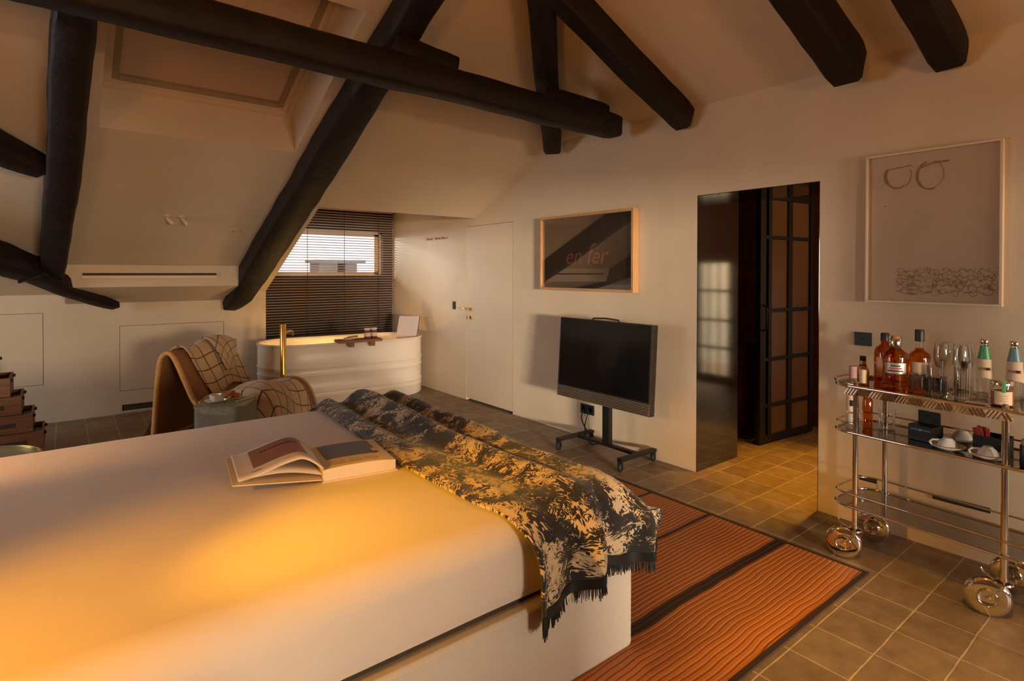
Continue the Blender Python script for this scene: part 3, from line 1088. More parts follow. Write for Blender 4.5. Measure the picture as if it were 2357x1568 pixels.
def mattress():
    bm = bmesh.new()
    nseg = 7
    levels = []
    for k in range(3):
        levels.append((0.012 - .012 * k / 2, MZ0 + .02 * k))
    for k in range(nseg + 1):
        a = PI / 2 * k / nseg
        levels.append((MR * (1 - math.cos(a)), MZ1 - MR + MR * math.sin(a)))
    rings = []
    for ins, z in levels:
        pts = rrect(MX0 + ins, MX1 - ins, MY0 + ins, MY1 - ins, max(.13 - ins, .03), 8)
        dense = []
        for i in range(len(pts)):
            a, b_ = Vector((*pts[i], z)), Vector((*pts[(i + 1) % len(pts)], z))
            k = max(1, int((b_ - a).length / .08))
            for j in range(k):
                dense.append(a.lerp(b_, j / k))
        rings.append(dense)
    n0 = len(rings[0])
    R = []
    for r in rings:
        # resample every ring to n0 points
        r2 = r + [r[0]]
        cum = [0]
        for a, b_ in zip(r2[:-1], r2[1:]):
            cum.append(cum[-1] + (b_ - a).length)
        out, j = [], 0
        for i in range(n0):
            t = cum[-1] * i / n0
            while cum[j + 1] < t:
                j += 1
            f = (t - cum[j]) / max(1e-9, cum[j + 1] - cum[j])
            out.append(r2[j].lerp(r2[j + 1], f))
        R.append([bm.verts.new(p + noise.noise_vector(p * 3.0) * .004) for p in out])
    for A, B in zip(R[:-1], R[1:]):
        for k in range(n0):
            bm.faces.new((A[k], A[(k + 1) % n0], B[(k + 1) % n0], B[k]))
    bm.faces.new(R[-1])
    bm.faces.new(list(reversed(R[0])))
    return bm


mt = obj('mattress', mattress(), M['sheet'], bed, smooth=True)
obj('recess', boxes((-.74, 1.64, 1.42, 3.33, .328, .356)), M['gap'], bed)  # dark slab: the shade between mattress and base is put into its colour


# ------------------------------------------------------------------ throw over the foot of the bed
CZ = .617
XE, YE, RR = 1.585, 1.495, .118
TW = .66          # width
TL_TOP = 3.40 - YE
ARC = RR * PI / 2
HANG = .155


def g_(x, c, w):
    return math.exp(-((x - c) / w) ** 2)


def throw_pt(u, v):
    """u across the width, v from the far end to the hem"""
    total = TL_TOP + ARC + HANG
    s = v * total
    yv = 3.40 - s
    left = 1.10 + .05 * ease((yv - 2.2) / 1.2) - .02 * g_(yv, 2.0, .5) + .035 * ease((1.6 - yv) / .25)
    w = TW - .03 * math.sin(v * 5)
    # wrinkles pinch the cloth, ridges lift it
    t = max(0.0, yv - YE)
    d1 = .125 + .03 * math.sin(v * 3.1)
    d2 = .43 + .06 * math.sin(v * 2.3 + .5)
    d3 = .76 + .05 * math.sin(v * 4.1 + 1.2)
    asym = lambda x, c, a, b_: math.exp(-((x - c) / (a if x < c else b_)) ** 2)
    far = ease((yv - 1.7) / 1.5)
    h = .022 * asym(u, d1, .07, .05) + (.042 + .026 * far) * asym(u, d2, .12, .07) + (.034 + .008 * far) * asym(u, d3, .12, .07)
    h += .010 * math.sin(u * 26 + 3 * noise.noise(Vector((u * 2, yv * 2.2, 4)))) * (.5 + noise.noise(Vector((u * 3, yv * 1.7, 0))))
    h += .012 * noise.noise(Vector((u * 4.5, yv * 3.5, 9)))
    h *= ease(u / .05) * .92 + .08
    xs = left + u * w
    # drop over the foot edge
    if xs <= XE:
        x, dx = xs, 0.0
    else:
        a = min((xs - XE) / RR, PI / 2)
        x = XE + RR * math.sin(a)
        dx = RR * (1 - math.cos(a)) + max(0, xs - XE - RR * PI / 2)
    if s <= TL_TOP:
        far_drop = ease((yv - 3.30) / .12) * .05
        return (x, yv, CZ - dx * .95 + h - far_drop)
    s2 = s - TL_TOP
    fold = .030 * math.sin(u * 17.5 + .6) + .018 * math.sin(u * 31 + 2.0) + .010 * noise.noise(Vector((u * 5, s2 * 6, 1)))
    k = ease(s2 / (ARC + .05))
    if s2 <= ARC:
        a = s2 / RR
        y = YE - (RR + .012) * math.sin(a)
        z = CZ - RR * (1 - math.cos(a))
    else:
        y = YE - RR - .012
        z = CZ - RR - (s2 - ARC)
    hh = h * (1 - k)
    # hem height varies: long at the left, shorter in the middle
    if s2 > ARC * .6:
        q = (s2 - ARC * .6) / (ARC * .4 + HANG)
        z += q * (.068 * g_(u, .50, .15) + .045 * ease((u - .55) / .3) - .012 * g_(u, .05, .1))
    y -= k * (.028 + fold) + hh * .5
    x += k * (.025 * ease((u - .6) / .4)) + k * .02 * math.sin(u * 17.5 + 2)
    x += k * .055 * ease((u - .75) / .25) * (1 if s2 < ARC * 1.2 else max(0.25, 1 - (s2 - ARC * 1.2) / .12))
    return (x, y, z - dx * (1 - k) * .95 + hh * .8)


blanket = thing('throw_blanket', 'black and cream printed throw with black fringe across the foot of the bed', 'blanket', (0, 0, 0))
bm = grid(90, 200, throw_pt, lambda u, v: (u * TW, v * (TL_TOP + ARC + HANG)))
cl = obj('cloth', bm, M['toile'], blanket, smooth=True)
solid(cl, .010, 0)
bm = bmesh.new()
nf = 260
rng = random.Random(3)
hem = [Vector(throw_pt(i / nf, 1.0)) for i in range(nf + 1)]
for i in range(nf):
    p = hem[i] + Vector((0, -.002, .004))
    L = .072 + rng.uniform(-.012, .010)
    j = Vector((rng.uniform(-.006, .006), rng.uniform(-.006, .006), 0))
    tube(bm, [p, p + Vector((0, 0, -.03)), p + j * .6 + Vector((0, 0, -.055)), p + j + Vector((0, 0, -L))], [.0030, .0026, .0023, .0016], 4)
fr = obj('fringe', bm, M['rubber'], blanket)
bm = bmesh.new()
for i in range(nf):
    a, b_ = hem[i], hem[i + 1]
    o_ = Vector((0, -.0075, 0))
    face(bm, [a + o_ + Vector((0, 0, .004)), b_ + o_ + Vector((0, 0, .004)), b_ + o_ + Vector((0, 0, -.030)), a + o_ + Vector((0, 0, -.030))])
solid(obj('fringe_band', bm, M['rubber'], blanket), .004)

# ------------------------------------------------------------------ open book on the bed
book = thing('book', 'open picture book lying on the cream sheet beside the throw', 'book', (.770, 2.125, .602), math.radians(-8))
PW, PH, BT = .285, .315, .046


def rp_(u, v):     # right page, slightly domed to the gutter
    x = u * PW
    return (x, v * PH, BT + .006 * math.sin(min(1, u * 3) * PI / 2) - .010 * max(0, u - .55) ** 2 * 5)


bm = bmesh.new()
sec = [(0, 0)] + [(u * PW, rp_(u, 0)[2]) for u in [i / 16 for i in range(17)]] + [(PW, .004), (PW * .9, 0)]
prism(bm, [(x, 0, z) for x, z in sec], (0, PH, 0))
obj('right_pages', bm, M['page'], book, bev=.0015)


def leaf(off):
    def f(u, v):
        # from the gutter up into an arch, down to the left edge
        x = -PW * (1.02 * u)
        z = BT + .004 + .052 * math.sin(min(1, u / .30) * PI / 2) * (1 - ease((u - .22) / .80)) + .006 * u
        return (x, v * PH, z + off)
    return f


o = solid(obj('left_pages', grid(40, 8, leaf(0)), M['page'], book, smooth=True), .006, 1)
low = lambda u, v: (-PW * .97 * u, v * PH, .030 + .030 * u + .018 * math.sin(u * PI))
solid(obj('left_leaf', grid(24, 4, low), M['page'], book, smooth=True), .002)
o = obj('cover', boxes((-PW * 1.09, -.004, -.006, PH + .006, .0, .004)), M['label'], book)
o.rotation_euler = (0, math.radians(6.5), 0)
o.location = (0, 0, .010)
obj('back_cover', boxes((-.003, PW + .006, -.006, PH + .006, -.001, .004)), M['label'], book)


def patch(fn, u0, u1, v0, v1, m, dz=.0015, nu=16):
    return obj('printed_plate', grid(nu, 4, lambda a, b_: Vector(fn(u0 + a * (u1 - u0), v0 + b_ * (v1 - v0))) + Vector((0, 0, dz))), m, book, smooth=True)


patch(leaf(.006), .10, .80, .26, .93, M['pinkplate'])
patch(rp_, .12, .87, .34, .93, M['greyplate'])
patch(rp_, .80, .87, .40, .54, M['label'], .0028, 4)
for i in range(9):      # faint print along the pink plate
    patch(leaf(.006), .20 + i * .055, .235 + i * .055, .70, .75, M['purple'], .003, 2)
for i in range(4):
    patch(leaf(.006), .72 + i * .03, .745 + i * .03, .12, .14, M['pencil'], .002, 2)
for i in range(3):
    patch(rp_, .16 + i * .22, .34 + i * .22, .10, .22, plain('pale_print', (.55, .45, .40), .7) if i == 0 else bpy.data.materials['pale_print'], .0015, 4)

# ================================================================== RUG
rug = obj('rug', boxes((.55, 2.925, 1.045, 3.31, .0, .009)), M['rug'])
tag(rug, 'rust brown ribbed mat with dark woven bands on the tiled floor', 'rug')
edge = obj('rug_border', boxes((.55, 2.93, 1.03, 1.052, 0, .011), (2.912, 2.93, 1.052, 3.31, 0, .011)), plain('mat_binding', (.035, .016, .009), .8, var=.2), rug)

# ================================================================== BATH CORNER
tub = thing('bathtub', 'oval cream freestanding bathtub with ribbed sides in front of the blind', 'bathtub', (2.485, 6.185, 0), math.radians(-5))
TLn, TWd, TH = 1.80, .75, .655


def stad(L, Wd, n=18):
    r = Wd / 2
    pts = []
    for k in range(n + 1):
        a = -PI / 2 + PI * k / n
        pts.append((L / 2 - r + r * math.cos(a), r * math.sin(a)))
    for k in range(n + 1):
        a = PI / 2 + PI * k / n
        pts.append((-L / 2 + r + r * math.cos(a), r * math.sin(a)))
    return pts


bm = bmesh.new()
prof = [(-.012, 0), (0, .012)]
for z in (.115, .165, .335, .415):
    prof += [(0, z - .013), (.006, z - .006), (.0085, z), (.006, z + .006), (0, z + .013)]
prof += [(0, TH - .03), (.004, TH - .020), (.012, TH - .014), (.014, TH - .006), (.010, TH), (-.004, TH + .002), (-.014, TH - .004), (-.02, TH - .03)]
inner = [(-.03, .45), (-.05, .25), (-.09, .15), (-.16, .125)]
rings = [[bm.verts.new((x, y, z)) for x, y in stad(TLn + 2 * o_, TWd + 2 * o_)] for o_, z in prof + inner]
for A, B in zip(rings[:-1], rings[1:]):
    for k in range(len(A)):
        bm.faces.new((A[k], A[(k + 1) % len(A)], B[(k + 1) % len(A)], B[k]))
bm.faces.new(rings[-1])
bm.faces.new(list(reversed(rings[0])))
obj('tub_shell', bm, M['tubwhite'], tub, smooth=True)
hr = obj('headrest', boxes((-.012, .012, -.125, .125, 0, .27)), M['cushion'], tub, bev=.006)
hr.location = (.70, -.10, TH - .03)
hr.rotation_euler = (0, math.radians(24), math.radians(46))
obj('headrest_board', boxes((.012, .030, -.125, .125, 0, .275)), M['teak'], hr)
obj('headrest_bracket', tubeb([(.035, -.05, .08), (.075, -.05, .03), (.075, -.05, -.03)], .009, 8), M['matblack'], hr, smooth=True)

tap = thing('bath_faucet', 'tall brass floor-standing bath faucet in front of the cream tub', 'faucet', (1.665, 5.66, 0))
obj('column', latheb([(0, 0), (.052, 0), (.052, .008), (.0285, .010), (.0285, .895), (.026, .9), (0, .9)], 28), M['brass'], tap, smooth=True)
obj('spout', tubeb([(.02, .01, .815), (.06, .035, .822), (.098, .058, .818), (.108, .064, .80), (.109, .065, .778)], .0135, 12), M['brass'], tap, smooth=True)

tray = thing('bath_tray', 'dark wooden tray clipped on the front rim of the bathtub', 'tray', (2.475, 5.765, TH), math.radians(-5))
obj('board', boxes((-.235, .235, -.085, .09, .004, .032)), M['teak'], tray, bev=.004)
for x in (-.09, .135):
    obj('clip', boxes((x - .026, x + .026, -.062, -.020, -.045, .006)), M['teak'], tray, bev=.002)


def jar(x, y, lab):
    t = thing('bath_salt_jar', lab, 'jar', (x, y, TH + .033), 0, 'bath salt jars on the tray')
    obj('body', latheb([(0, 0), (.031, 0), (.033, .004), (.033, .075), (.028, .083), (.027, .088)], 20), M['purple'], t, smooth=True)
    obj('label', latheb([(.0335, .022), (.0338, .024), (.0338, .060), (.0335, .062)], 20), M['label'], t, smooth=True)
    obj('lid', latheb([(0, .112), (.030, .112), (.036, .108), (.036, .098), (.028, .094), (.026, .088)], 20), M['porcelain'], t, smooth=True)
    return t


jar(2.565, 5.745, 'left maroon jar with white lid on the bath tray')
jar(2.640, 5.745, 'right maroon jar with white lid on the bath tray, nearer the headrest')
t = thing('bath_brush', 'pale bath brush and folded cloth lying on the wooden bath tray', 'brush', (2.375, 5.755, TH + .033), math.radians(8))
obj('handle', tubeb([(-.07, 0, .012), (0, .01, .022), (.07, .02, .026), (.10, .022, .024)], [.009, .012, .010, .012], 10), M['frameoak'], t, smooth=True)
obj('cloth', grid(14, 8, lambda u, v: (-.09 + .13 * u, -.03 + .06 * v, .003 + .016 * math.sin(u * PI) * math.sin(v * PI) + .003 * math.sin(u * 20))), M['porcelain'], t, smooth=True)

# ------------------------------------------------------------------ venetian blind
blind = thing('venetian_blind', 'brown slatted venetian blind filling the window recess behind the bathtub', 'blind', (2.62, 6.93, 0))
bm = bmesh.new()
z = .06
while z < 2.16:
    box(bm, -.80, .835, -.017, .017, z, z + .0042, Matrix.Translation((0, 0, z)) @ Matrix.Rotation(math.radians(-9), 4, 'X') @ Matrix.Translation((0, 0, -z)))
    z += .0315
obj('slats', bm, M['slat'], blind)
for x in (-.30, .16, .62):
    obj('ladder_cord', boxes((x - .003, x + .003, -.020, -.018, .05, 2.2)), M['matblack'], blind)
obj('head_rail', boxes((-.80, .835, -.022, .022, 2.17, 2.215)), M['slat'], blind)
obj('bottom_rail', boxes((-.80, .835, -.019, .019, .03, .055)), M['slat'], blind)

# ------------------------------------------------------------------ rattan lounge chair


def catmull(P, n=10):
    out = []
    P = [Vector(p) for p in P]
    for i in range(len(P) - 1):
        p0, p1, p2, p3 = P[max(i - 1, 0)], P[i], P[i + 1], P[min(i + 2, len(P) - 1)]
        for k in range(n):
            t = k / n
            out.append(.5 * ((2 * p1) + (p2 - p0) * t + (2 * p0 - 5 * p1 + 4 * p2 - p3) * t * t + (3 * p1 - p0 - 3 * p2 + p3) * t ** 3))
    out.append(P[-1])
    return out


CH = catmull([(-.035, .016, 0), (-.015, .30, 0), (.010, .58, 0), (.035, .70, 0), (.090, .742, 0), (.150, .69, 0), (.240, .50, 0), (.312, .355, 0), (.385, .305, 0), (.50, .335, 0), (.64, .385, 0), (.76, .405, 0), (.86, .385, 0), (.935, .30, 0), (.985, .16, 0), (1.02, .016, 0)], 6)
CHL = [0]
for a, b_ in zip(CH[:-1], CH[1:]):
    CHL.append(CHL[-1] + (b_ - a).length)
CW = .78


def chp(s):
    """point and outward normal on the chair profile at arclength fraction s"""
    t = s * CHL[-1]
    for i in range(len(CH) - 1):
        if CHL[i + 1] >= t:
            break
    f = (t - CHL[i]) / max(1e-9, CHL[i + 1] - CHL[i])
    p = CH[i].lerp(CH[i + 1], f)
    d = (CH[min(i + 2, len(CH) - 1)] - CH[max(i - 1, 0)]).normalized()
    return p, Vector((-d.y, d.x, 0))


chair = thing('lounge_chair', 'wave-shaped woven rattan lounge chair in front of the wall hatch', 'chair', (.598, 5.385, 0), math.radians(-42))
bm = grid(len(CH) - 1, 6, lambda u, v: (CH[round(u * (len(CH) - 1))].x, v * CW, CH[round(u * (len(CH) - 1))].y), lambda u, v: (CHL[round(u * (len(CH) - 1))], v * CW))
solid(obj('woven_shell', bm, M['weave'], chair, smooth=True), .022)
for y in (0, CW):
    obj('rim', tubeb([(p.x, y, p.y) for p in CH], .021, 8), M['rattan'], chair, smooth=True)
for p in (CH[0], CH[-1]):
    obj('foot_rail', tubeb([(p.x, 0, p.y + .008), (p.x, CW, p.y + .008)], .018, 8), M['rattan'], chair, smooth=True)


def drape(name, s0, s1, w0, w1, lab, lift, skew=0.0, hang=0.0, nu=60, nv=40, seed=0, fold=0.03, rot=0.0):
    def f(u, v):
        w = w0 + (w1 - w0) * v + skew * (u - .5) + .03 * math.sin(u * 6 + seed) * (1 - v)
        s = s0 + (s1 - s0) * u + .012 * math.sin(v * 7 + seed)
        p, n = chp(min(max(s, 0), 1))
        h = lift + fold * (.5 + .5 * math.sin(v * 7.5 + u * 4 + seed)) * (.4 + .6 * math.sin(u * PI)) + .012 * noise.noise(Vector((u * 4, v * 4, seed)))
        x, y, zz = p.x + n.x * h, w, p.y + n.y * h
        if y < -.015 and hang:      # falls over the near side
            zz += (y + .015) * hang
            y = -.015 + (y + .015) * .25
        return (x, y, zz)
    t = thing('plaid_blanket', lab, 'blanket', chair.location, math.radians(-42), 'checked blankets on the rattan chair')
    c, sn = math.cos(rot), math.sin(rot)
    o = obj('cloth', grid(nu, nv, f, lambda u, v: ((u * (s1 - s0) * CHL[-1] * c - v * (w1 - w0) * sn) / .118, (v * (w1 - w0) * c + u * (s1 - s0) * CHL[-1] * sn) / .118)), M['plaid'], t, smooth=True)
    solid(o, .009)
    return t, f


T = CHL[-1]
bk, fbk = drape('b', .06, .545, .17, .80, 'beige checked blanket draped over the back of the rattan chair', .024, .06, seed=1.0, fold=.035, rot=.12)
ft, fft = drape('f', .56, .95, -.16, .60, 'beige checked blanket bunched over the front of the rattan chair seat', .026, -.10, hang=1.0, seed=2.2, fold=.055, rot=.35)
# a turned-back corner flap on the backrest blanket
fl_ = lambda u, v: tuple(Vector(fbk(.60 + .30 * u, .42 + .56 * v)) + Vector((.022 + .05 * (1 - u) * v, 0, .03 + .06 * math.sin(u * PI) * v)))
o = obj('turned_corner', grid(20, 20, lambda u, v: fl_(u, v * (1 - .55 * u)), lambda u, v: (u * 3.2 + v * 2, v * 3 - u * 2)), M['plaid'], bk, smooth=True)
solid(o, .008)
# tail lying on the floor behind the chair
o = obj('tail', grid(16, 12, lambda u, v: (-.06 - .16 * u + .03 * v, .10 + .34 * v, .34 * (1 - u) ** 1.6 + .014 + .012 * math.sin(v * 9)), lambda u, v: (u * 3, v * 3)), M['plaid'], bk, smooth=True)
solid(o, .009)

# ------------------------------------------------------------------ glass side table with cup and pastries
st_ = thing('side_table', 'clear glass cube side table in front of the rattan chair', 'table', (.965, 4.68, 0), math.radians(-35))
bm = bmesh.new()
a_ = .175
pts = rrect(-a_, a_, -a_, a_, .06, 6)
lo, hi = [[bm.verts.new((x, y, zz)) for x, y in pts] for zz in (0.0, .408)]
for k in range(len(pts)):
    bm.faces.new((lo[k], lo[(k + 1) % len(pts)], hi[(k + 1) % len(pts)], hi[k]))
obj('glass_body', bm, M['frosted'], st_, smooth=True)
bm = bmesh.new()
prism(bm, [(x, y, .409) for x, y in rrect(-a_ - .004, a_ + .004, -a_ - .004, a_ + .004, .062, 6)], (0, 0, .014))
obj('glass_top', bm, M['frosted'], st_, smooth=True)


def cup_prof(s=1.0):
    return [(0, 0), (.022 * s, 0), (.024 * s, .004), (.040 * s, .020 * s), (.050 * s, .045 * s), (.053 * s, .062 * s), (.050 * s, .062 * s), (.046 * s, .042 * s), (.036 * s, .022 * s), (0, .010)]


def saucer_prof(s=1.0):
    return [(0, 0), (.035 * s, 0), (.070 * s, .010), (.084 * s, .019), (.083 * s, .021), (.068 * s, .013), (.034 * s, .005), (0, .005)]


def handle(bm, r, z0, z1):
    tube(bm, [(r, 0, z1), (r + .022, 0, z1 + .002), (r + .030, 0, (z0 + z1) / 2), (r + .020, 0, z0 + .002), (r - .006, 0, z0)], .0045, 8)
    return bm


def cup_and_saucer(label, loc, rz, flip=False, s=1.0):
    t = thing('cup_and_saucer', label, 'cup', loc, rz)
    obj('saucer', latheb(saucer_prof(s * 1.06), 28), M['porcelain'], t, smooth=True)
    bm = lathe(bmesh.new(), cup_prof(s), 24)
    handle(bm, .045 * s, .018 * s, .052 * s)
    c_ = obj('cup', bm, M['porcelain'], t, smooth=True)
    c_.location = (0, 0, .006)
    if flip:
        c_.rotation_euler = (PI, 0, 0)
        c_.location = (0, 0, .006 + .062 * s)
    return t


t = cup_and_saucer('white teacup on saucer standing on the glass side table', (.895, 4.70, .424), .4, False, .86)
obj('teaspoon', tubeb([(.03, -.065, .022), (.065, -.05, .024), (.10, -.03, .026)], [.006, .0025, .0035], 8), M['chrome'], t, smooth=True)
t = thing('pastry_plate', 'plate of baked golden pastries behind the teacup on the side table', 'plate', (1.022, 4.772, .424))
obj('plate', latheb([(0, 0), (.04, 0), (.064, .008), (.062, .010), (.04, .004), (0, .004)], 24), M['glass'], t, smooth=True)
rng = random.Random(5)
for k in range(7):
    a = k * 2 * PI / 6
    r = .034 if k < 6 else 0
    q = latheb([(0, 0), (.020, .004), (.026, .015), (.018, .028), (0, .033)], 10)
    o = obj('pastry', q, M['pastry'], t, smooth=True)
    o.location = (r * math.cos(a), r * math.sin(a), .006 + (.022 if k == 6 else 0))
    o.scale = (1.25, .8, 1.0)
    o.rotation_euler = (0, 0, a + .5)
t = thing('drinking_straw', 'thin glass stirring rod lying on the clear side table', 'rod', (1.09, 4.66, .430), math.radians(35))
obj('rod', tubeb([(-.09, 0, 0), (.09, 0, .0)], .004, 8), M['porcelain'], t, smooth=True)

# ------------------------------------------------------------------ stepped drawers and round glass table at the far left
dr = thing('drawer_chest', 'stepped stack of open walnut drawers at the left picture edge', 'drawers', (-.14, 5.45, 0))
obj('plinth', boxes((-.62, -.02, .02, .36, .0, .085)), M['crate'], dr)
for k in range(5):
    x1, z0 = .028 - k * .062, .088 + k * .136
    if k == 4:
        x1 = -.235
    x0 = x1 - .62
    d = obj('drawer', boxes((x0, x1, 0, .014, z0, z0 + .132), (x0, x1, .346, .36, z0, z0 + .132), (x0, x0 + .014, .014, .346, z0, z0 + .132), (x1 - .014, x1, .014, .346, z0, z0 + .132), (x0 + .014, x1 - .014, .014, .346, z0, z0 + .012)), M['crate'], dr, bev=.0015)
    obj('grip_slot', boxes((x1 - .28, x1 - .10, -.0015, .003, z0 + .045, z0 + .075)), M['gap'], d)
    obj('lining', boxes((x0 + .014, x1 - .0145, .0145, .3455, z0 + .0125, z0 + .10)), M['matblack'], d)  # black block filling the open drawer
    for y in (.05, .31):
        obj('pivot_knob', boxes((x1, x1 + .014, y - .012, y + .012, z0 + .100, z0 + .122)), M['iron'], d, bev=.003)

gt = thing('round_table', 'round glass table just showing beyond the left side of the bed', 'table', (-.355, 3.905, 0))
obj('glass_top', latheb([(0, .438), (.258, .438), (.262, .444), (.258, .450), (0, .450)], 48), M['sideglass'], gt, smooth=True)
obj('rim', tubeb([(.262 * math.cos(a), .262 * math.sin(a), .444) for a in [2 * PI * k / 48 for k in range(48)]], .005, 6, True), M['brass'], gt, smooth=True)
obj('column', latheb([(0, 0), (.14, 0), (.14, .012), (.02, .02), (.02, .437), (0, .437)], 24), M['brass'], gt, smooth=True)

# ================================================================== WALL FITTINGS


def text(parent, s, size, loc, rz, m, name='lettering', shear=0.0, ext=.0006):
    cu = bpy.data.curves.new(name, 'FONT')
    cu.body = s
    cu.size = size
    cu.align_x = 'CENTER'
    cu.align_y = 'CENTER'
    cu.extrude = ext
    cu.shear = shear
    cu.resolution_u = 3
    tmp = bpy.data.objects.new('tmp', cu)
    COL.objects.link(tmp)
    me = bpy.data.meshes.new_from_object(tmp.evaluated_get(bpy.context.evaluated_depsgraph_get()))
    bpy.data.objects.remove(tmp)
    me.materials.clear()
    me.materials.append(m)
    o = link(name, me)
    o.parent = parent
    o.location = loc
    o.rotation_euler = (PI / 2, 0, rz)
    return o


# wall hatches in the knee wall
for x0, x1, z0, z1, lab in ((-.95, -.140, .358, 1.018, 'flush cream wall hatch above the stepped drawers'),
                            (.437, 1.367, .224, .866, 'flush cream wall hatch behind the rattan chair')):
    t = thing('wall_hatch', lab, 'hatch', ((x0 + x1) / 2, YK, (z0 + z1) / 2))
    a, b_ = (x1 - x0) / 2, (z1 - z0) / 2
    obj('shadow_gap', boxes((-a, a, -.0012, .02, b_ - .0035, b_), (-a, a, -.0012, .02, -b_, -b_ + .0035), (-a, -a + .0035, -.0012, .02, -b_, b_), (a - .0035, a, -.0012, .02, -b_, b_)), M['gap'], t)
    obj('leaf', boxes((-a + .0035, a - .0035, -.002, .02, -b_ + .0035, b_ - .0035)), M['joinery'], t)
t = thing('floor_vent', 'low rectangular air grille near the floor behind the rattan chair', 'vent', (.62, YK, .058))
obj('surround', boxes((-.19, .19, -.008, .0, .030, .046), (-.19, .19, -.008, 0, -.046, -.030), (-.19, -.165, -.008, 0, -.03, .03), (.165, .19, -.008, 0, -.03, .03)), M['plaster'], t)
obj('slot', boxes((-.165, .165, -.001, .02, -.03, .03)), M['gap'], t)

# light switch, plates and hooks on the right wall
t = thing('light_switch', 'small black switch plate beside the flush door handle', 'switch', (XR, 5.452, 1.025))
obj('plate', boxes((-.007, 0, -.030, .030, -.045, .045)), M['matblack'], t, bev=.002)
obj('rocker', boxes((-.011, -.006, -.018, .018, .004, .034), (-.011, -.006, -.018, .018, -.034, -.004)), M['iron'], t)
t = thing('wall_plate', 'square black control plate on the wall above the bar cart', 'switch', (XR, 1.262, 1.034))
obj('plate', boxes((-.008, 0, -.043, .043, -.037, .037)), M['matblack'], t, bev=.002)
obj('sensor', boxes((-.0095, -.007, -.006, .006, -.004, .004)), M['iron'], t)
for i, y in enumerate((5.995, 5.813, 5.648)):
    t = thing('coat_hook', ('small brown wall hook farthest from the flush door', 'small brown wall hook in the middle of the three', 'small brown wall hook nearest to the flush door')[i], 'hook', (XR, y, 1.795), 0, 'wall hooks beside the door')
    obj('peg', tubeb([(0, 0, 0), (-.035, 0, 0)], .008, 10), M['teak'], t, smooth=True)
    obj('button', tubeb([(-.030, 0, 0), (-.044, 0, 0)], .015, 12), M['teak'], t, smooth=True)
t = thing('wall_socket', 'double black wall socket low behind the television stand', 'socket', (XR, 3.365, .243))
obj('plate', boxes((-.010, 0, -.078, .078, -.041, .041)), M['matblack'], t, bev=.003)
for y in (-.038, .038):
    q = obj('outlet', latheb([(0, 0), (.024, 0), (.026, .005), (.020, .005), (.018, -.001), (0, -.001)], 20), M['iron'], t, smooth=True)
    q.rotation_euler = (0, -PI / 2, 0)
    q.location = (-.010, y, 0)
for y0, y1, lab in ((1.19, 1.275, 'short black wall slot behind the left post of the bar cart'), (.705, .935, 'long black wall slot behind the lower shelf of the bar cart')):
    t = thing('wall_slot', lab, 'vent', (XR, (y0 + y1) / 2, .262))
    obj('grille', boxes((-.006, 0, -(y1 - y0) / 2, (y1 - y0) / 2, -.012, .012)), M['matblack'], t)
    obj('slit', boxes((-.0072, -.005, -(y1 - y0) / 2 + .006, (y1 - y0) / 2 - .006, -.003, .003)), M['gap'], t)

# spot lights on the slope
for i, dx in enumerate((-.052, .052)):
    t = thing('ceiling_spot', ('left cream twin spotlight on the sloping ceiling above the vent', 'right cream twin spotlight on the sloping ceiling above the vent')[i], 'light', (.715 + dx, 5.33, zb(5.33)), 0, 'twin ceiling spots')
    obj('base', latheb([(0, -.012), (.024, -.012), (.026, .0), (0, .0)], 18), M['skyframe'], t, smooth=True).rotation_euler = (-math.atan(SL), 0, 0)
    obj('head', tubeb([(0, 0, -.012), (.018, -.012, -.034), (.045, -.03, -.062)], [.011, .017, .017], 12), M['skyframe'], t, smooth=True)
t = thing('downlight', 'small round recessed downlight on the slope beside the great rafter', 'light', (1.213, 5.511, zb(5.511) - .002))
o = obj('ring', latheb([(.030, 0), (.040, -.004), (.046, -.001), (.046, .001), (.030, .002)], 24), M['winwood'], t, smooth=True)
o.rotation_euler = (-math.atan(SL), 0, 0)
o = obj('lens', latheb([(0, 0.001), (.030, .001)], 20), M['skyframe'], t)
o.rotation_euler = (-math.atan(SL), 0, 0)

# ------------------------------------------------------------------ lettered picture above the television
p = thing('framed_picture', 'dark glazed picture with rust lettering in a pale oak frame above the television', 'picture', (XR, 3.376, 1.570))
a, b_ = .543, .326
obj('frame', boxes((-.062, 0, -a, a, b_ - .022, b_), (-.062, 0, -a, a, -b_, -b_ + .022), (-.062, 0, -a, -a + .022, -b_ + .022, b_ - .022), (-.062, 0, a - .022, a, -b_ + .022, b_ - .022)), M['frameoak'], p, bev=.002)
obj('canvas', boxes((-.020, -.004, -a + .022, a - .022, -b_ + .022, b_ - .022)), M['artdark'], p)
obj('inner_panel', boxes((-.024, -.019, -a + .085, a - .085, -b_ + .075, b_ - .075)), plain('brown_panel', (.055, .030, .014), .7, var=.1, scale=5), p)
obj('picture_glass', boxes((-.050, -.048, -a + .022, a - .022, -b_ + .022, b_ - .022)), M['artglass'], p)
text(p, 'en', .205, (-.026, .148, -.035), -PI / 2, M['artred'], shear=.28)
text(p, 'f', .25, (-.026, -.035, -.025), -PI / 2, M['artred'], shear=.28)
text(p, 'er', .205, (-.026, -.150, -.035), -PI / 2, M['artred'], shear=.28)

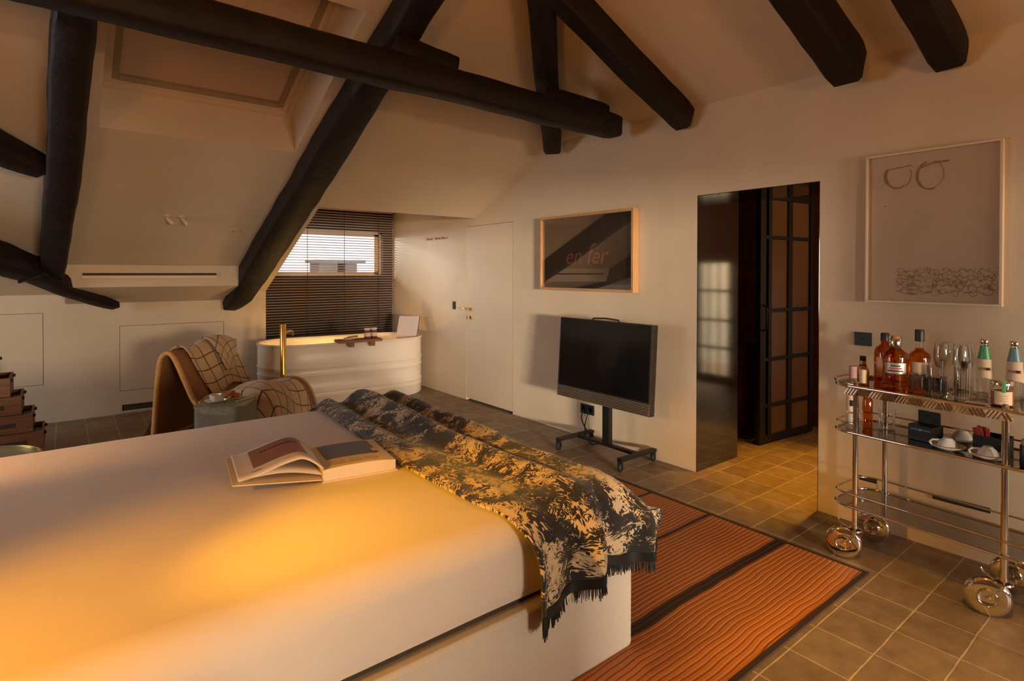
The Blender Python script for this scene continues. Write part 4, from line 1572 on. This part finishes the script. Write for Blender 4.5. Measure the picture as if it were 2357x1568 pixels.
# ------------------------------------------------------------------ large drawing at the right
p = thing('framed_drawing', 'large pale pencil drawing in a thin white frame above the bar cart', 'picture', (XR, .955, 1.637))
a, b_ = .290, .396
obj('frame', boxes((-.034, 0, -a, a, b_ - .012, b_), (-.034, 0, -a, a, -b_, -b_ + .012), (-.034, 0, -a, -a + .012, -b_ + .012, b_ - .012), (-.034, 0, a - .012, a, -b_ + .012, b_ - .012)), M['whiteframe'], p, bev=.0015)
obj('sheet', boxes((-.010, -.004, -a + .012, a - .012, -b_ + .012, b_ - .012)), M['paper'], p)
obj('drawing_glass', boxes((-.030, -.0288, -a + .012, a - .012, -b_ + .012, b_ - .012)), M['artglass'], p)


def pl(px, py):   # position on the sheet from fractions measured across the frame
    return Vector((-.0112, a - px * 2 * a, b_ - py * 2 * b_))


rng = random.Random(11)
bm = bmesh.new()


def sketch(pts, passes=4, jit=.004, r=.0011):
    for _ in range(passes):
        o_ = Vector((0, rng.gauss(0, jit), rng.gauss(0, jit)))
        tube(bm, [pl(*q) + o_ + Vector((0, rng.gauss(0, .0013), rng.gauss(0, .0013))) for q in pts], r * rng.uniform(.5, 1), 4)


def arc(cx, cy, rx, ry, a0, a1, n=22):
    return [(cx + rx * math.cos(math.radians(a0 + (a1 - a0) * k / n)), cy + ry * math.sin(math.radians(a0 + (a1 - a0) * k / n))) for k in range(n + 1)]


sketch([(.165, .105 + .0), (.25, .098), (.355, .092)], 5, .0025)
sketch(arc(.255, .150, .105, .088, -150, -210 + 0 - 0, 6), 3)
sketch(arc(.255, .150, .098, .085, 215, 60), 8, .003)
sketch(arc(.255, .150, .098, .085, 60, -25), 3, .004, .0008)
sketch([(.42, .115), (.52, .092), (.63, .088)], 5, .0025)
sketch(arc(.50, .165, .098, .090, 250, 75), 8, .003)
sketch(arc(.50, .165, .098, .090, 75, -70), 2, .003, .0006)
sketch([(.143, .345), (.165, .349)], 4, .002)
obj('round_marks', bm, M['pencil'], p)
bm = bmesh.new()
for row in range(5):
    y = .785 + row * .033
    x = .25 + rng.uniform(-.005, .01)
    while x < .94:
        w = rng.uniform(.025, .07)
        if rng.random() < .55:
            sketch(arc(x + w / 2, y + rng.uniform(-.006, .012), w / 2, rng.uniform(.010, .026), rng.uniform(0, 360), rng.uniform(300, 700), 14), 1, .001, .0010)
        else:
            q = [(x, y)]
            for k in range(4):
                q.append((x + w * (k + 1) / 4, y + rng.uniform(-.016, .016)))
            sketch(q, 2, .0015, .0009)
        x += w * rng.uniform(.5, .9)
for k in range(14):
    y = .775 + rng.uniform(0, .165)
    x = .25 + rng.uniform(0, .10)
    sketch([(x, y), (x + .03, y + .002), (x + .06, y)], 2, .001, .0012)
obj('scribble_band', bm, M['pencil'], p)

# ================================================================== TELEVISION ON A WHEELED STAND
tv = thing('television', 'black flat television on a wheeled stand below the lettered picture', 'television', (3.27, 2.963, 0))
hd = obj('housing', boxes((-.028, .028, -.468, .468, 0, .640)), M['tvbezel'], tv, bev=.003)
hd.location = (-.055, 0, .392)
hd.rotation_euler = (0, math.radians(3.6), 0)
obj('screen', boxes((-.0292, -.027, -.452, .452, .098, .632)), M['screen'], hd)
for k in range(8):
    obj('speaker_slat', boxes((-.037, -.027, -.465, .465, 0.004 + k * .0112, .0082 + k * .0112)), M['grille'], hd)
obj('top_bar', tubeb([(0, -.135, .640), (0, -.125, .652), (0, 0, .658), (0, .125, .652), (0, .135, .640)], .006, 8), M['matblack'], hd, smooth=True)
obj('column', boxes((-.012, .028, -.033, .033, .085, .60)), M['iron'], tv)
obj('bracket', boxes((-.03, .03, -.15, .15, .52, .74)), M['matblack'], tv)
obj('spine_bar', boxes((-.022, .022, -.315, .315, .070, .092)), M['iron'], tv, bev=.002)
for y in (-.315, .315):
    f_ = obj('foot_bar', boxes((-.215, .175, y - .022, y + .022, .072, .096)), M['iron'], tv, bev=.002)
    for x in (-.205, .160):
        c_ = obj('caster', latheb([(0, -.013), (.031, -.013), (.034, -.008), (.034, .008), (.031, .013), (0, .013)], 20), M['rubber'], tv, smooth=True)
        c_.rotation_euler = (PI / 2, 0, math.radians(25))
        c_.location = (x, y, .0345)
        obj('fork', boxes((-.012, .012, -.02, .03, -.018, -.0145), (-.012, .012, -.02, .03, .0145, .018), (-.010, .010, .028, .040, -.018, .018)), M['iron'], c_)
t = thing('power_cable', 'black power cable hanging from the wall socket to the television stand', 'cable', (0, 0, 0))
obj('cord', tubeb(catmull([(3.468, 3.40, .24), (3.44, 3.40, .17), (3.43, 3.34, .09), (3.40, 3.25, .045), (3.33, 3.20, .055), (3.30, 3.17, .10)], 6), .0055, 8), M['rubber'], t, smooth=True)
obj('cord', tubeb(catmull([(3.325, 2.99, .40), (3.35, 3.01, .25), (3.36, 3.06, .12), (3.34, 3.10, .05), (3.36, 3.22, .012), (3.44, 3.36, .10), (3.466, 3.34, .235)], 6), .005, 8), M['rubber'], t, smooth=True)

# ================================================================== BAR CART
CA = math.atan2(-.9968, -.0797)
CP = Vector((3.0, 1.118, 0))
E1 = Vector((-.0797, -.9968, 0))
E2 = Vector((.9968, -.0797, 0))
ZT, ZM, ZL = .852, .628, .268


def cw(u, v, z):
    return CP + E1 * u + E2 * v + Vector((0, 0, z))


cart = thing('bar_cart', 'chrome three-tier bar cart with big domed wheels along the right wall', 'cart', CP, CA)
PU, PV = .565, .305
for nm, z in (('top_shelf', ZT), ('middle_shelf', ZM), ('lower_shelf', ZL)):
    bm = bmesh.new()
    out = rrect(-.118, PU + .135, -.018, PV + .018, .095, 8)
    prism(bm, [(x, y, z - .007) for x, y in out], (0, 0, .006))
    sh = obj(nm, bm, M['perf'], cart)
    obj('rim', tubeb([(x, y, z) for x, y in out], .0068, 8, True), M['chrome'], sh, smooth=True)
    if nm == 'top_shelf':
        # pressed gallery band under the front edge
        bm = bmesh.new()
        box(bm, -.035, PU + .03, -.0195, -.017, z - .040, z - .006)
        n = 46
        for k in range(n):
            u = -.032 + (PU + .06) * k / n
            d = 1 if (k // 4) % 2 == 0 else -1
            tube(bm, [(u - .009 * d, -.0225, z - .038), (u + .009 * d, -.0225, z - .008)], .0034, 6)
        obj('gallery_band', bm, M['chrome'], sh, smooth=True)
        obj('handle_loop', tubeb(catmull([(0, 0, z + .006), (-.08, .01, z + .010), (-.125, .06, z + .016), (-.135, PV / 2, z + .018), (-.125, PV - .06, z + .016), (-.08, PV - .01, z + .010), (0, PV, z + .006)], 5), .0062, 8), M['chrome'], sh, smooth=True)
    else:
        zz = z + (.042 if nm == 'middle_shelf' else .060)
        if nm == 'middle_shelf':
            pts = [(0, 0, zz)] + [(x, y, zz) for x, y in rrect(-.112, .3, -.012, PV + .012, .095, 6)[14:21]] + [(-.112, PV - .06, zz), (-.08, PV, zz), (PU + .1, PV + .004, zz)]
            pts = [(0, -.004, zz), (-.05, -.008, zz), (-.095, .018, zz), (-.112, .07, zz), (-.112, PV - .07, zz), (-.095, PV - .018, zz), (-.05, PV + .006, zz), (PU + .1, PV + .006, zz)]
            obj('guard_rail', tubeb(pts, .0048, 8), M['chrome'], sh, smooth=True)
        else:
            obj('guard_rail', tubeb([(x, y, zz) for x, y in rrect(-.112, PU + .13, -.012, PV + .012, .08, 6)], .0048, 8, True), M['chrome'], sh, smooth=True)
for u in (0, PU):
    for v in (0, PV):
        po = obj('post', tubeb([(u, v, .165), (u, v, ZT + .012)], .0125, 14), M['chrome'], cart, smooth=True)
        bm = bmesh.new()
        for z in (ZT - .012, ZM - .010, ZL - .010):
            lathe(bm, [(.0125, 0), (.0165, .002), (.0165, .014), (.0125, .016)], 14, (u, v, z))
        lathe(bm, [(0, 0), (.010, 0), (.013, .006), (.009, .012), (0, .014)], 14, (u, v, ZT + .012))
        obj('collar', bm, M['chrome'], po, smooth=True)
        ca = obj('caster', latheb([(0, -.019), (.036, -.0185), (.060, -.016), (.072, -.012), (.0785, -.005), (.080, 0), (.0785, .005), (.072, .012), (.060, .016), (.036, .0185), (0, .019)], 36), M['chrome'], cart, smooth=True)
        ca.rotation_euler = (PI / 2, 0, math.radians(20 if v == 0 else 8))
        ca.location = (u - .052, v + (.0 if v == 0 else -.01), .0805)
        obj('hub', latheb([(0, .027), (.007, .027), (.009, .024), (.010, .0205), (.030, .0215), (.033, .024), (.036, .0215), (.038, .019)], 20), M['chrome'], ca, smooth=True)
        bm = bmesh.new()
        lathe(bm, [(0, 0), (.022, 0), (.032, .006), (.030, .012), (.015, .017), (.0135, .030), (0, .030)], 20, (u, v, .150))
        tube(bm, [(u, v, .155), (u - .01, v, .120), (u - .05, v - .022, .0805)], .007, 8)
        tube(bm, [(u - .03, v - .005, .160), (u - .065, v - .012, .182), (u - .072, v - .014, .196)], .0045, 8)
        obj('caster_mount', bm, M['chrome'], cart, smooth=True)
FC = math.radians(-70)   # labels turned towards the room


def bottle(name, lab, u, v, z, prof, m, parts=(), group=None, cat='bottle', seg=28, rz=FC):
    t = thing(name, lab, cat, cw(u, v, z), rz, group)
    obj('bottle_body' if cat == 'bottle' else 'body', latheb(prof, seg), m, t, smooth=True)
    for nm, pr, mm in parts:
        obj(nm, latheb(pr, seg), mm, t, smooth=True)
    return t


def wrap_label(t, r, z0, z1, half, m, nm='label'):
    """paper label on the front of a round bottle (front = local -y)"""
    o = obj(nm, grid(14, 2, lambda u, w: (r * math.sin((u * 2 - 1) * half), -r * math.cos((u * 2 - 1) * half), z0 + (z1 - z0) * w)), m, t, smooth=True)
    return o


# spirits on the top shelf
t = bottle('whisky_bottle', 'cut-glass amber whisky bottle with chrome stopper at the front of the top shelf', .125, .105, ZT,
           [(0, 0), (.050, 0), (.056, .004), (.055, .06), (.050, .10), (.054, .150), (.050, .168), (.026, .190), (.022, .196), (.022, .206), (0, .206)], M['whisky'],
           [('stopper', [(0, .200), (.026, .200), (.027, .206), (.027, .240), (.024, .244), (.022, .252), (0, .252)], M['chrome'])], seg=12)
wrap_label(t, .0566, .078, .128, .80, M['labelgrey'])
for k in range(3):
    wrap_label(t, .0570, .088 + k * .012, .094 + k * .012, .55 - .1 * k, M['ink'] if k != 1 else M['redink'], 'label_line')
rng = random.Random(2)
bm = bmesh.new()
for k in range(70):          # cut facets
    an, zz = rng.uniform(-1.5, 1.5), rng.choice((rng.uniform(.008, .075), rng.uniform(.135, .165)))
    r = .0555
    lathe(bm, [(0, .005), (.0055, 0), (0, -.005)], 4, (r * math.sin(an), -r * math.cos(an), zz))
obj('cut_facets', bm, M['glass'], t)['kind'] = 'stuff'
t = bottle('whisky_bottle', 'amber bottle with black cap half hidden behind the cut-glass whisky bottle', .030, .225, ZT,
           [(0, 0), (.042, 0), (.046, .005), (.046, .15), (.040, .175), (.018, .195), (.016, .215), (0, .215)], M['darkwhisky'],
           [('cap', [(0, .21), (.019, .21), (.019, .245), (.017, .248), (0, .248)], M['matblack'])])
wrap_label(t, .0465, .04, .13, .9, M['label'])
t = bottle('whisky_bottle', 'amber bottle with tall black cap and cream label right of the cut-glass bottle', .195, .185, ZT,
           [(0, 0), (.041, 0), (.044, .004), (.044, .150), (.041, .166), (.022, .182), (.016, .19), (.0155, .196), (0, .196)], M['whisky'],
           [('neck', [(.0155, .196), (.0145, .225), (.0145, .236)], M['glass']), ('cap', [(0, .226), (.0185, .226), (.0190, .23), (.0190, .278), (.0175, .281), (0, .281)], M['matblack'])])
wrap_label(t, .0447, .018, .132, 1.0, M['label'])
wrap_label(t, .0450, .070, .074, .40, M['ink'], 'label_line')
wrap_label(t, .0450, .062, .064, .25, M['ink'], 'label_line')
t = bottle('small_bottle', 'small amber bottle with dark neck behind the candle glasses', -.045, .165, ZT,
           [(0, 0), (.026, 0), (.028, .003), (.028, .05), (.020, .075), (.013, .09), (.012, .115), (0, .115)], M['darkwhisky'],
           [('cap', [(.0125, .082), (.014, .085), (.014, .128), (0, .130)], M['iron']), ('neck_foil', [(.0145, .088), (.0145, .105)], M['brass'])])
t = bottle('candle_glass', 'rose coloured tealight glass at the left end of the top shelf', -.042, .062, ZT,
           [(0, .004), (.0155, .004), (.0165, .010), (.0185, .085), (.0172, .085), (.0155, .02), (0, .018)], M['glass'],
           [('rose_sleeve', [(.0188, .030), (.0192, .088), (.0172, .088)], M['pinkglass'])], cat='glass')
t = bottle('candle_glass', 'small clear glass with pale candle beside the rose tealight', -.002, .072, ZT,
           [(0, .002), (.0165, .002), (.018, .006), (.020, .090), (.0185, .090), (.0165, .01), (0, .008)], M['glass'],
           [('candle', [(0, .01), (.0155, .01), (.0160, .075), (0, .077)], M['wax'])], cat='glass')
WG = [(0, 0), (.030, 0), (.031, .002), (.006, .006), (.0035, .02), (.0035, .085), (.006, .095), (.024, .115), (.034, .145), (.033, .18), (.027, .222), (.0258, .222), (.0318, .18), (.0325, .146), (.023, .118), (0, .10)]
for i, (u, v, lab) in enumerate(((.265, .235, 'wine glass at the left front of the four behind the tumblers'), (.262, .305, 'wine glass at the left back of the four behind the tumblers'),
                                 (.345, .215, 'wine glass at the right front of the four behind the tumblers'), (.345, .288, 'wine glass at the right back of the four behind the tumblers'))):
    bottle('wine_glass', lab, u, v, ZT, WG, M['glass'], cat='glass', group='wine glasses')


def tumbler(lab, u, v, h, r, nm):
    t = bottle(nm, lab, u, v, ZT, [(0, 0), (r * .90, 0), (r * .93, .003), (r, h), (r * .93, h), (r * .84, .014), (0, .012)], M['glass'], cat='glass', seg=28, group='cut tumblers on the cart')
    bm = bmesh.new()
    for k in range(22):
        an = 2 * PI * k / 22
        tube(bm, [(r * .945 * math.cos(an), r * .945 * math.sin(an), .006), (r * 1.0 * math.cos(an), r * math.sin(an), h * .82)], .0022, 5)
    obj('cut_ribs', bm, M['glass'], t, smooth=True)


tumbler('low cut tumbler at the front, beside the cream labelled bottle', .224, .095, .086, .036, 'tumbler')
tumbler('low cut tumbler at the front, second from the cream labelled bottle', .300, .085, .086, .040, 'tumbler')
tumbler('low cut tumbler just left of the tall front highball', .364, .049, .086, .026, 'tumbler')
tumbler('tall cut highball glass right of the low tumblers', .385, .125, .158, .034, 'highball')
tumbler('tall cut highball glass behind the low tumblers', .272, .160, .150, .034, 'highball')


def water(lab, u, v, foil):
    t = bottle('water_bottle', lab, u, v, ZT, [(0, 0), (.031, 0), (.033, .004), (.033, .095), (.030, .125), (.0165, .205), (.0135, .222), (.013, .236), (0, .236)], M['glass'],
               [('cap', [(0, .232), (.0155, .232), (.0165, .236), (.0165, .250), (.015, .253), (0, .253)], M['chrome']),
                ('neck_foil', [(.0262, .160), (.0205, .190), (.0150, .222)], foil), ('water', [(0, .004), (.030, .006), (.030, .095), (.0275, .12), (.015, .20), (0, .20)], M['glass'])], group='mineral water bottles')
    obj('label', grid(16, 4, lambda a_, w: ((.0340 - .0055 * ease(w)) * math.sin((a_ * 2 - 1) * 1.25), -(.0340 - .0055 * ease(w)) * math.cos((a_ * 2 - 1) * 1.25), .085 + .080 * w - .012 * (1 - w) * abs(a_ * 2 - 1))), M['label'], t, smooth=True)
    obj('red_mark', grid(6, 2, lambda a_, w: ((.0336) * math.sin(.08 + a_ * .42), -(.0336) * math.cos(.08 + a_ * .42), .117 + .012 * w)), M['redink'], t)
    text(t, 'PLOSE', .0165, (-.004, -.0345, .123), 0, M['ink'], 'brand_lettering')


water('clear water bottle with green neck foil on the back of the top shelf', .415, .270, M['greenfoil'])
water('clear water bottle with blue neck foil near the right cart post', .515, .285, M['bluefoil'])
t = bottle('snack_jar', 'glass jar with paper label and green seal at the right of the top shelf', .525, .100, ZT,
           [(0, 0), (.036, 0), (.039, .004), (.039, .075), (.034, .082), (.034, .086)], M['glass'],
           [('lid', [(0, .104), (.036, .104), (.0385, .101), (.0385, .086), (.034, .084)], M['chrome']), ('contents', [(0, .004), (.036, .004), (.036, .06), (0, .064)], M['pastry'])], cat='jar')
wrap_label(t, .0395, .008, .062, .80, M['label'])
wrap_label(t, .0398, .058, .104, .17, M['greenfoil'], 'seal')
for k in range(3):
    wrap_label(t, .0399, .022 + k * .010, .0245 + k * .010, .35, M['pencil'], 'label_line')
t = bottle('glass_dish', 'small clear dish between the highballs and the water bottles', .425, .192, ZT, [(0, .002), (.026, .002), (.033, .022), (.031, .022), (.024, .005), (0, .005)], M['glass'], cat='dish')
t = thing('card', 'small cream card lying flat beside the labelled jar', 'card', cw(.455, .055, ZT + .001), CA)
obj('sheet', boxes((-.035, .035, -.022, .022, 0, .0015)), M['label'], t)

# middle shelf
t = bottle('gin_bottle', 'clear bottle with black printed cream label at the left of the middle shelf', -.055, .085, ZM,
           [(0, 0), (.026, 0), (.029, .004), (.029, .145), (.024, .165), (.013, .178), (.013, .20), (0, .20)], M['glass'],
           [('cap', [(0, .196), (.015, .196), (.015, .214), (0, .214)], M['matblack'])])
wrap_label(t, .0296, .085, .165, 1.1, M['label'])
wrap_label(t, .0299, .112, .142, .45, M['ink'], 'label_emblem')
wrap_label(t, .0296, .02, .075, 1.1, plain('frosted_label', (.55, .50, .40), .4, var=.3, scale=80), 'lower_label')
t = bottle('liqueur_bottle', 'slim amber bottle behind the left cart post on the middle shelf', .010, .095, ZM,
           [(0, 0), (.020, 0), (.022, .003), (.022, .150), (.014, .17), (.011, .175), (.011, .19), (0, .19)], M['whisky'],
           [('cap', [(0, .188), (.013, .188), (.013, .204), (0, .204)], M['brass'])])
t = bottle('mug', 'clear glass mug behind the slim amber bottle', .045, .215, ZM, [(0, 0), (.032, 0), (.036, .004), (.038, .095), (.0365, .095), (.034, .008), (0, .006)], M['glass'], cat='mug')
obj('mug_handle', handle(bmesh.new(), .037, .022, .075), M['glass'], t, smooth=True)
t = thing('tea_box', 'upright black tea box with raised black lid on the middle shelf', 'box', cw(.235, .150, ZM), CA + math.radians(-6))
obj('tray', boxes((-.052, .052, -.045, .045, 0, .070)), M['matblack'], t, bev=.002)
obj('lid', boxes((-.047, .047, .028, .036, .060, .128)), M['rubber'], t, bev=.004)
obj('printed_line', boxes((-.040, .040, -.0462, -.0450, .050, .0525)), M['labelgrey'], t)
q = obj('round_emblem', latheb([(0, 0), (.006, 0), (.006, .0015), (0, .0015)], 14), M['greenfoil'], t)
q.rotation_euler = (PI / 2, 0, 0)
q.location = (0, -.0452, .051)
obj('window', boxes((-.022, .022, .0265, .0285, .085, .115)), M['iron'], t)
cup_and_saucer('upside-down white cup on saucer standing behind its twin, beside the tea box', cw(.345, .240, ZM), .2, True, .80)
cup_and_saucer('upside-down white cup on saucer at the front of the middle shelf', cw(.350, .064, ZM), 1.9, True, .74)
cup_and_saucer('upside-down white cup on saucer nearest the right cart post', cw(.494, .056, ZM), 1.9, True, .74)
t = thing('sachet_holder', 'black sachet box with red and white sticks on the middle shelf', 'holder', cw(.478, .168, ZM), CA)
obj('box', boxes((-.060, .060, -.035, -.031, 0, .072), (-.060, .060, .031, .035, 0, .08), (-.060, -.056, -.031, .031, 0, .075), (.056, .060, -.031, .031, 0, .075), (-.004, 0, -.031, .031, 0, .07), (-.056, .056, -.031, .031, 0, .003)), M['matblack'], t)
rng = random.Random(9)
for k in range(14):
    q = obj('sachet', boxes((-.0065, .0065, -.0012, .0012, 0, .092)), M['redstraw'] if k % 3 else M['label'], t)
    q.location = (-.047 + (k % 5) * .009, -.02 + (k // 5) * .018, .012)
    q.rotation_euler = (rng.uniform(-.15, .15), rng.uniform(-.22, .22), rng.uniform(-.5, .5))
t = thing('coffee_tin', 'black canister with cream label at the right end of the middle shelf', 'canister', cw(.640, .060, ZM), FC)
obj('tin', latheb([(0, 0), (.043, 0), (.045, .003), (.045, .085), (.043, .088), (0, .088)], 28), M['matblack'], t, smooth=True)
obj('lid', latheb([(0, .112), (.036, .112), (.040, .108), (.040, .088)], 28), M['labelgrey'], t, smooth=True)
obj('handle', tubeb([(-.025, -.047, .03), (-.025, -.052, .05)], .002, 6), M['labelgrey'], t, smooth=True)
t = thing('coffee_pouch', 'cream and black coffee pouch standing behind the canister', 'pouch', cw(.655, .180, ZM), FC)
q = obj('bag', grid(12, 10, lambda a_, w: (-.045 + .09 * a_, -.022 * math.sin(a_ * PI) * (1 - w ** 2), .005 + .15 * w)), M['label'], t, smooth=True)
solid(q, .03, -1)
obj('emblem', boxes((-.008, .008, -.0245, -.021, .055, .080)), M['ink'], t)
